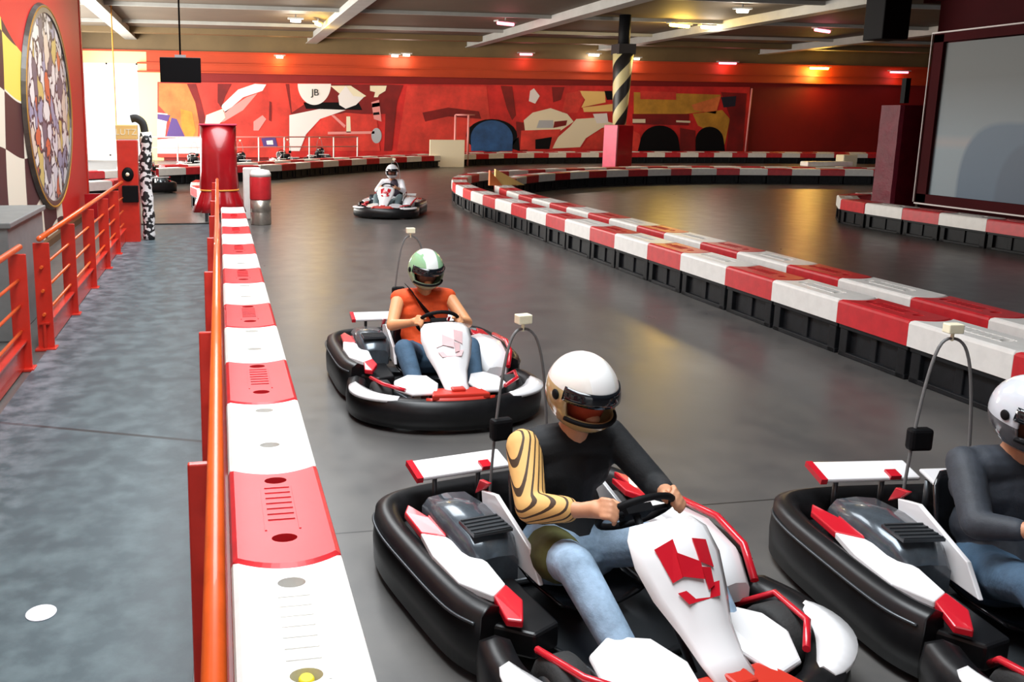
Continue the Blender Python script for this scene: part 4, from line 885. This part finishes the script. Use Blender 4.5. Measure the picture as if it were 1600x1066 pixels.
# ------------------------------------------------------------------ banner, padded corner and speaker on the right
k = empty('banner', (12.35, 9.2, 0)); tag(k, 'huge framed banner with blurred grey sky and blue shapes along the right side', 'banner')
def loc_(x, y, z): return (x - 12.35, y - 9.2, z)
mb = MB(); mb.box(loc_(12.36, 9.2, 2.0), (0.03, 8.2, 2.60)); pr = mb.build('print', M['banner'], k)
me = pr.data
for v_ in me.vertices: v_.co.y += 9.2
pr.location = (0, -9.2, 0)
mb = MB()
for z in (0.62, 3.40): mb.box(loc_(12.34, 9.2, z), (0.10, 8.6, 0.16))
for y in (13.40, 5.0): mb.box(loc_(12.34, y, 2.0), (0.10, 0.22, 2.9))
mb.build('frame', M['darkred'], k)
mb = MB(); mb.tube([loc_(12.27, 13.52, 0.55), loc_(12.27, 13.52, 3.48), loc_(12.27, 4.9, 3.48)], 0.016, 8); mb.tube([loc_(12.27, 13.5, 0.53), loc_(12.27, 4.9, 0.53)], 0.014, 8); mb.build('metal_edge', M['pale'], k)
k = empty('padded_corner', (12.45, 14.2, 0)); tag(k, 'dark red wrinkled padded post at the corner of the big banner', 'pad')
mb = MB(); rr = []
for i in range(14):
    z = 0.0 + 2.26 * i / 13; o_ = 0.003 * math.sin(i * 1.9); rr.append([(x + o_ * (1 if x > 0 else -1), y, z) for x, y in ((-0.28, -0.24), (-0.22, -0.28), (0.22, -0.28), (0.28, -0.22), (0.28, 0.24), (0.2, 0.28), (-0.22, 0.28), (-0.28, 0.22))])
mb.rings(rr, smooth=False); mb.build('padding', mat('wrinkled_vinyl', (0.15, 0.005, 0.02), 0.5, spec=0.3, noise=0.2, nscale=4, bump=0.8), k)
mb = MB(); mb.box((0, 0, 0.45 / 2 + 2.3), (0.1, 0.1, 0.45)); mb.build('inner_post', M['black'], k)
k = empty('loudspeaker', (12.2, 14.55, 3.45)); tag(k, 'black loudspeaker hung from the ceiling above the padded corner', 'speaker')
mb = MB(); mb.box((0, 0, 0.6), (0.55, 0.5, 1.2)); mb.build('cabinet', M['black'], k, bevel=0.02)
mb = MB(); mb.tube([(0, 0, 1.2), (0, 0, WZ - 3.45)], 0.02, 8); mb.build('hanger', M['black'], k)

# ------------------------------------------------------------------ ceiling lamps
def tube_lamp(x, y, z, mname, L_, lab, power=0, colr=(1, 1, 1), ang=0.0, rad=0.06, back=0.0):
    k = empty('ceiling_lamp', (x, y, z), ang); tag(k, lab, 'lamp', 'ceiling lamps')
    mb = MB(); mb.box((0, 0, 0.07), (L_ + 0.2, 0.22, 0.05)); (mb.box((0, 0.8 * back, 0.09), (0.05, 1.6 * back, 0.04)) if back else mb.box((0, 0, (WZ - z) / 2 + 0.05), (0.04, 0.04, max(0.02, WZ - z - 0.1)))); mb.build('housing', M['beam'], k)
    mb = MB(); mb.tube([(-L_ / 2, 0, 0), (L_ / 2, 0, 0)], rad, 12); mb.build('tube', M[mname], k)
    if power:
        d = bpy.data.lights.new('lamp_light', 'POINT'); d.energy = power; d.color = colr; d.shadow_soft_size = 0.4
        o = bpy.data.objects.new('lamp_light', d); o.location = (0, 0, -0.25); o.parent = k; COL.objects.link(o)
YL = (1.0, 0.62, 0.12); PK = (1.0, 0.25, 0.28); WH = (1.0, 0.9, 0.75)
def G(px, py, z):
    r_ = MR @ Vector(((px - 591.98) / CF, -(py - 422.25) / CF, -1.0)); t = (z - H) / r_.z; return r_.x * t, r_.y * t
for px, py, z, mn, L_, lab, pw, cl, an in (
    (790, 37, 5.3, 'tube_pink', 0.8, 'pink tube lamp on the third ceiling beam', 30, PK, 0.5), (1285, 48, 5.3, 'tube_pink', 1.1, 'long pink tube lamp on the right of the ceiling', 30, PK, 0.5),
    (1062, 40, 5.3, 'tube_yellow', 1.0, 'bright yellow tube lamp right of the striped column', 260, YL, 0.4), (497, 38, 5.3, 'tube_yellow', 0.55, 'small yellow lamp at the end of the second beam', 120, YL, 1.2),
    (462, 32, 5.3, 'tube_white', 0.35, 'small white spot left of the yellow beam lamp', 120, WH, 0.0), (1160, 17, 5.3, 'tube_white', 0.35, 'white spot at the very top right of centre', 90, WH, 0.0),
    (1112, 43, 5.3, 'tube_white', 0.9, 'wide white lamp beside the bright yellow tube', 110, WH, 0.2)):
    x, y = G(px, py, z); tube_lamp(x, y, z, mn, L_, lab, pw, cl, an)
for px, py, Y_, mn, L_, lab, pw, cl in (
    (1137, 99, 39.55, 'tube_pink', 0.9, 'pink tube lamp above the right end of the mural', 14, PK), (822, 85, 39.55, 'tube_pink', 0.6, 'small pink lamp above the mural left of the striped column', 14, PK),
    (1405, 113, 39.55, 'tube_pink', 1.0, 'pink tube lamp furthest right beside the padded corner', 14, PK), (1280, 107, 39.55, 'tube_yellow', 1.0, 'yellow tube lamp above the plain dark red wall', 220, YL),
    (928, 86, 39.55, 'tube_white', 0.5, 'round white lamp just left of the striped column', 60, WH), (995, 92, 39.55, 'tube_white', 0.25, 'tiny white lamp just right of the striped column', 20, WH),
    (617, 87, 39.55, 'tube_white', 0.3, 'left one of two small warm spots over the mural', 25, WH), (635, 86, 39.55, 'tube_white', 0.3, 'right one of two small warm spots over the mural', 25, WH), (437, 89, 39.55, 'tube_white', 0.3, 'single small warm spot over the left of the mural', 40, YL)):
    x, y, z = at(px, py, Y_); tube_lamp(x, y, z, mn, L_, lab, pw, cl, 0.0, 0.05, 0.12)
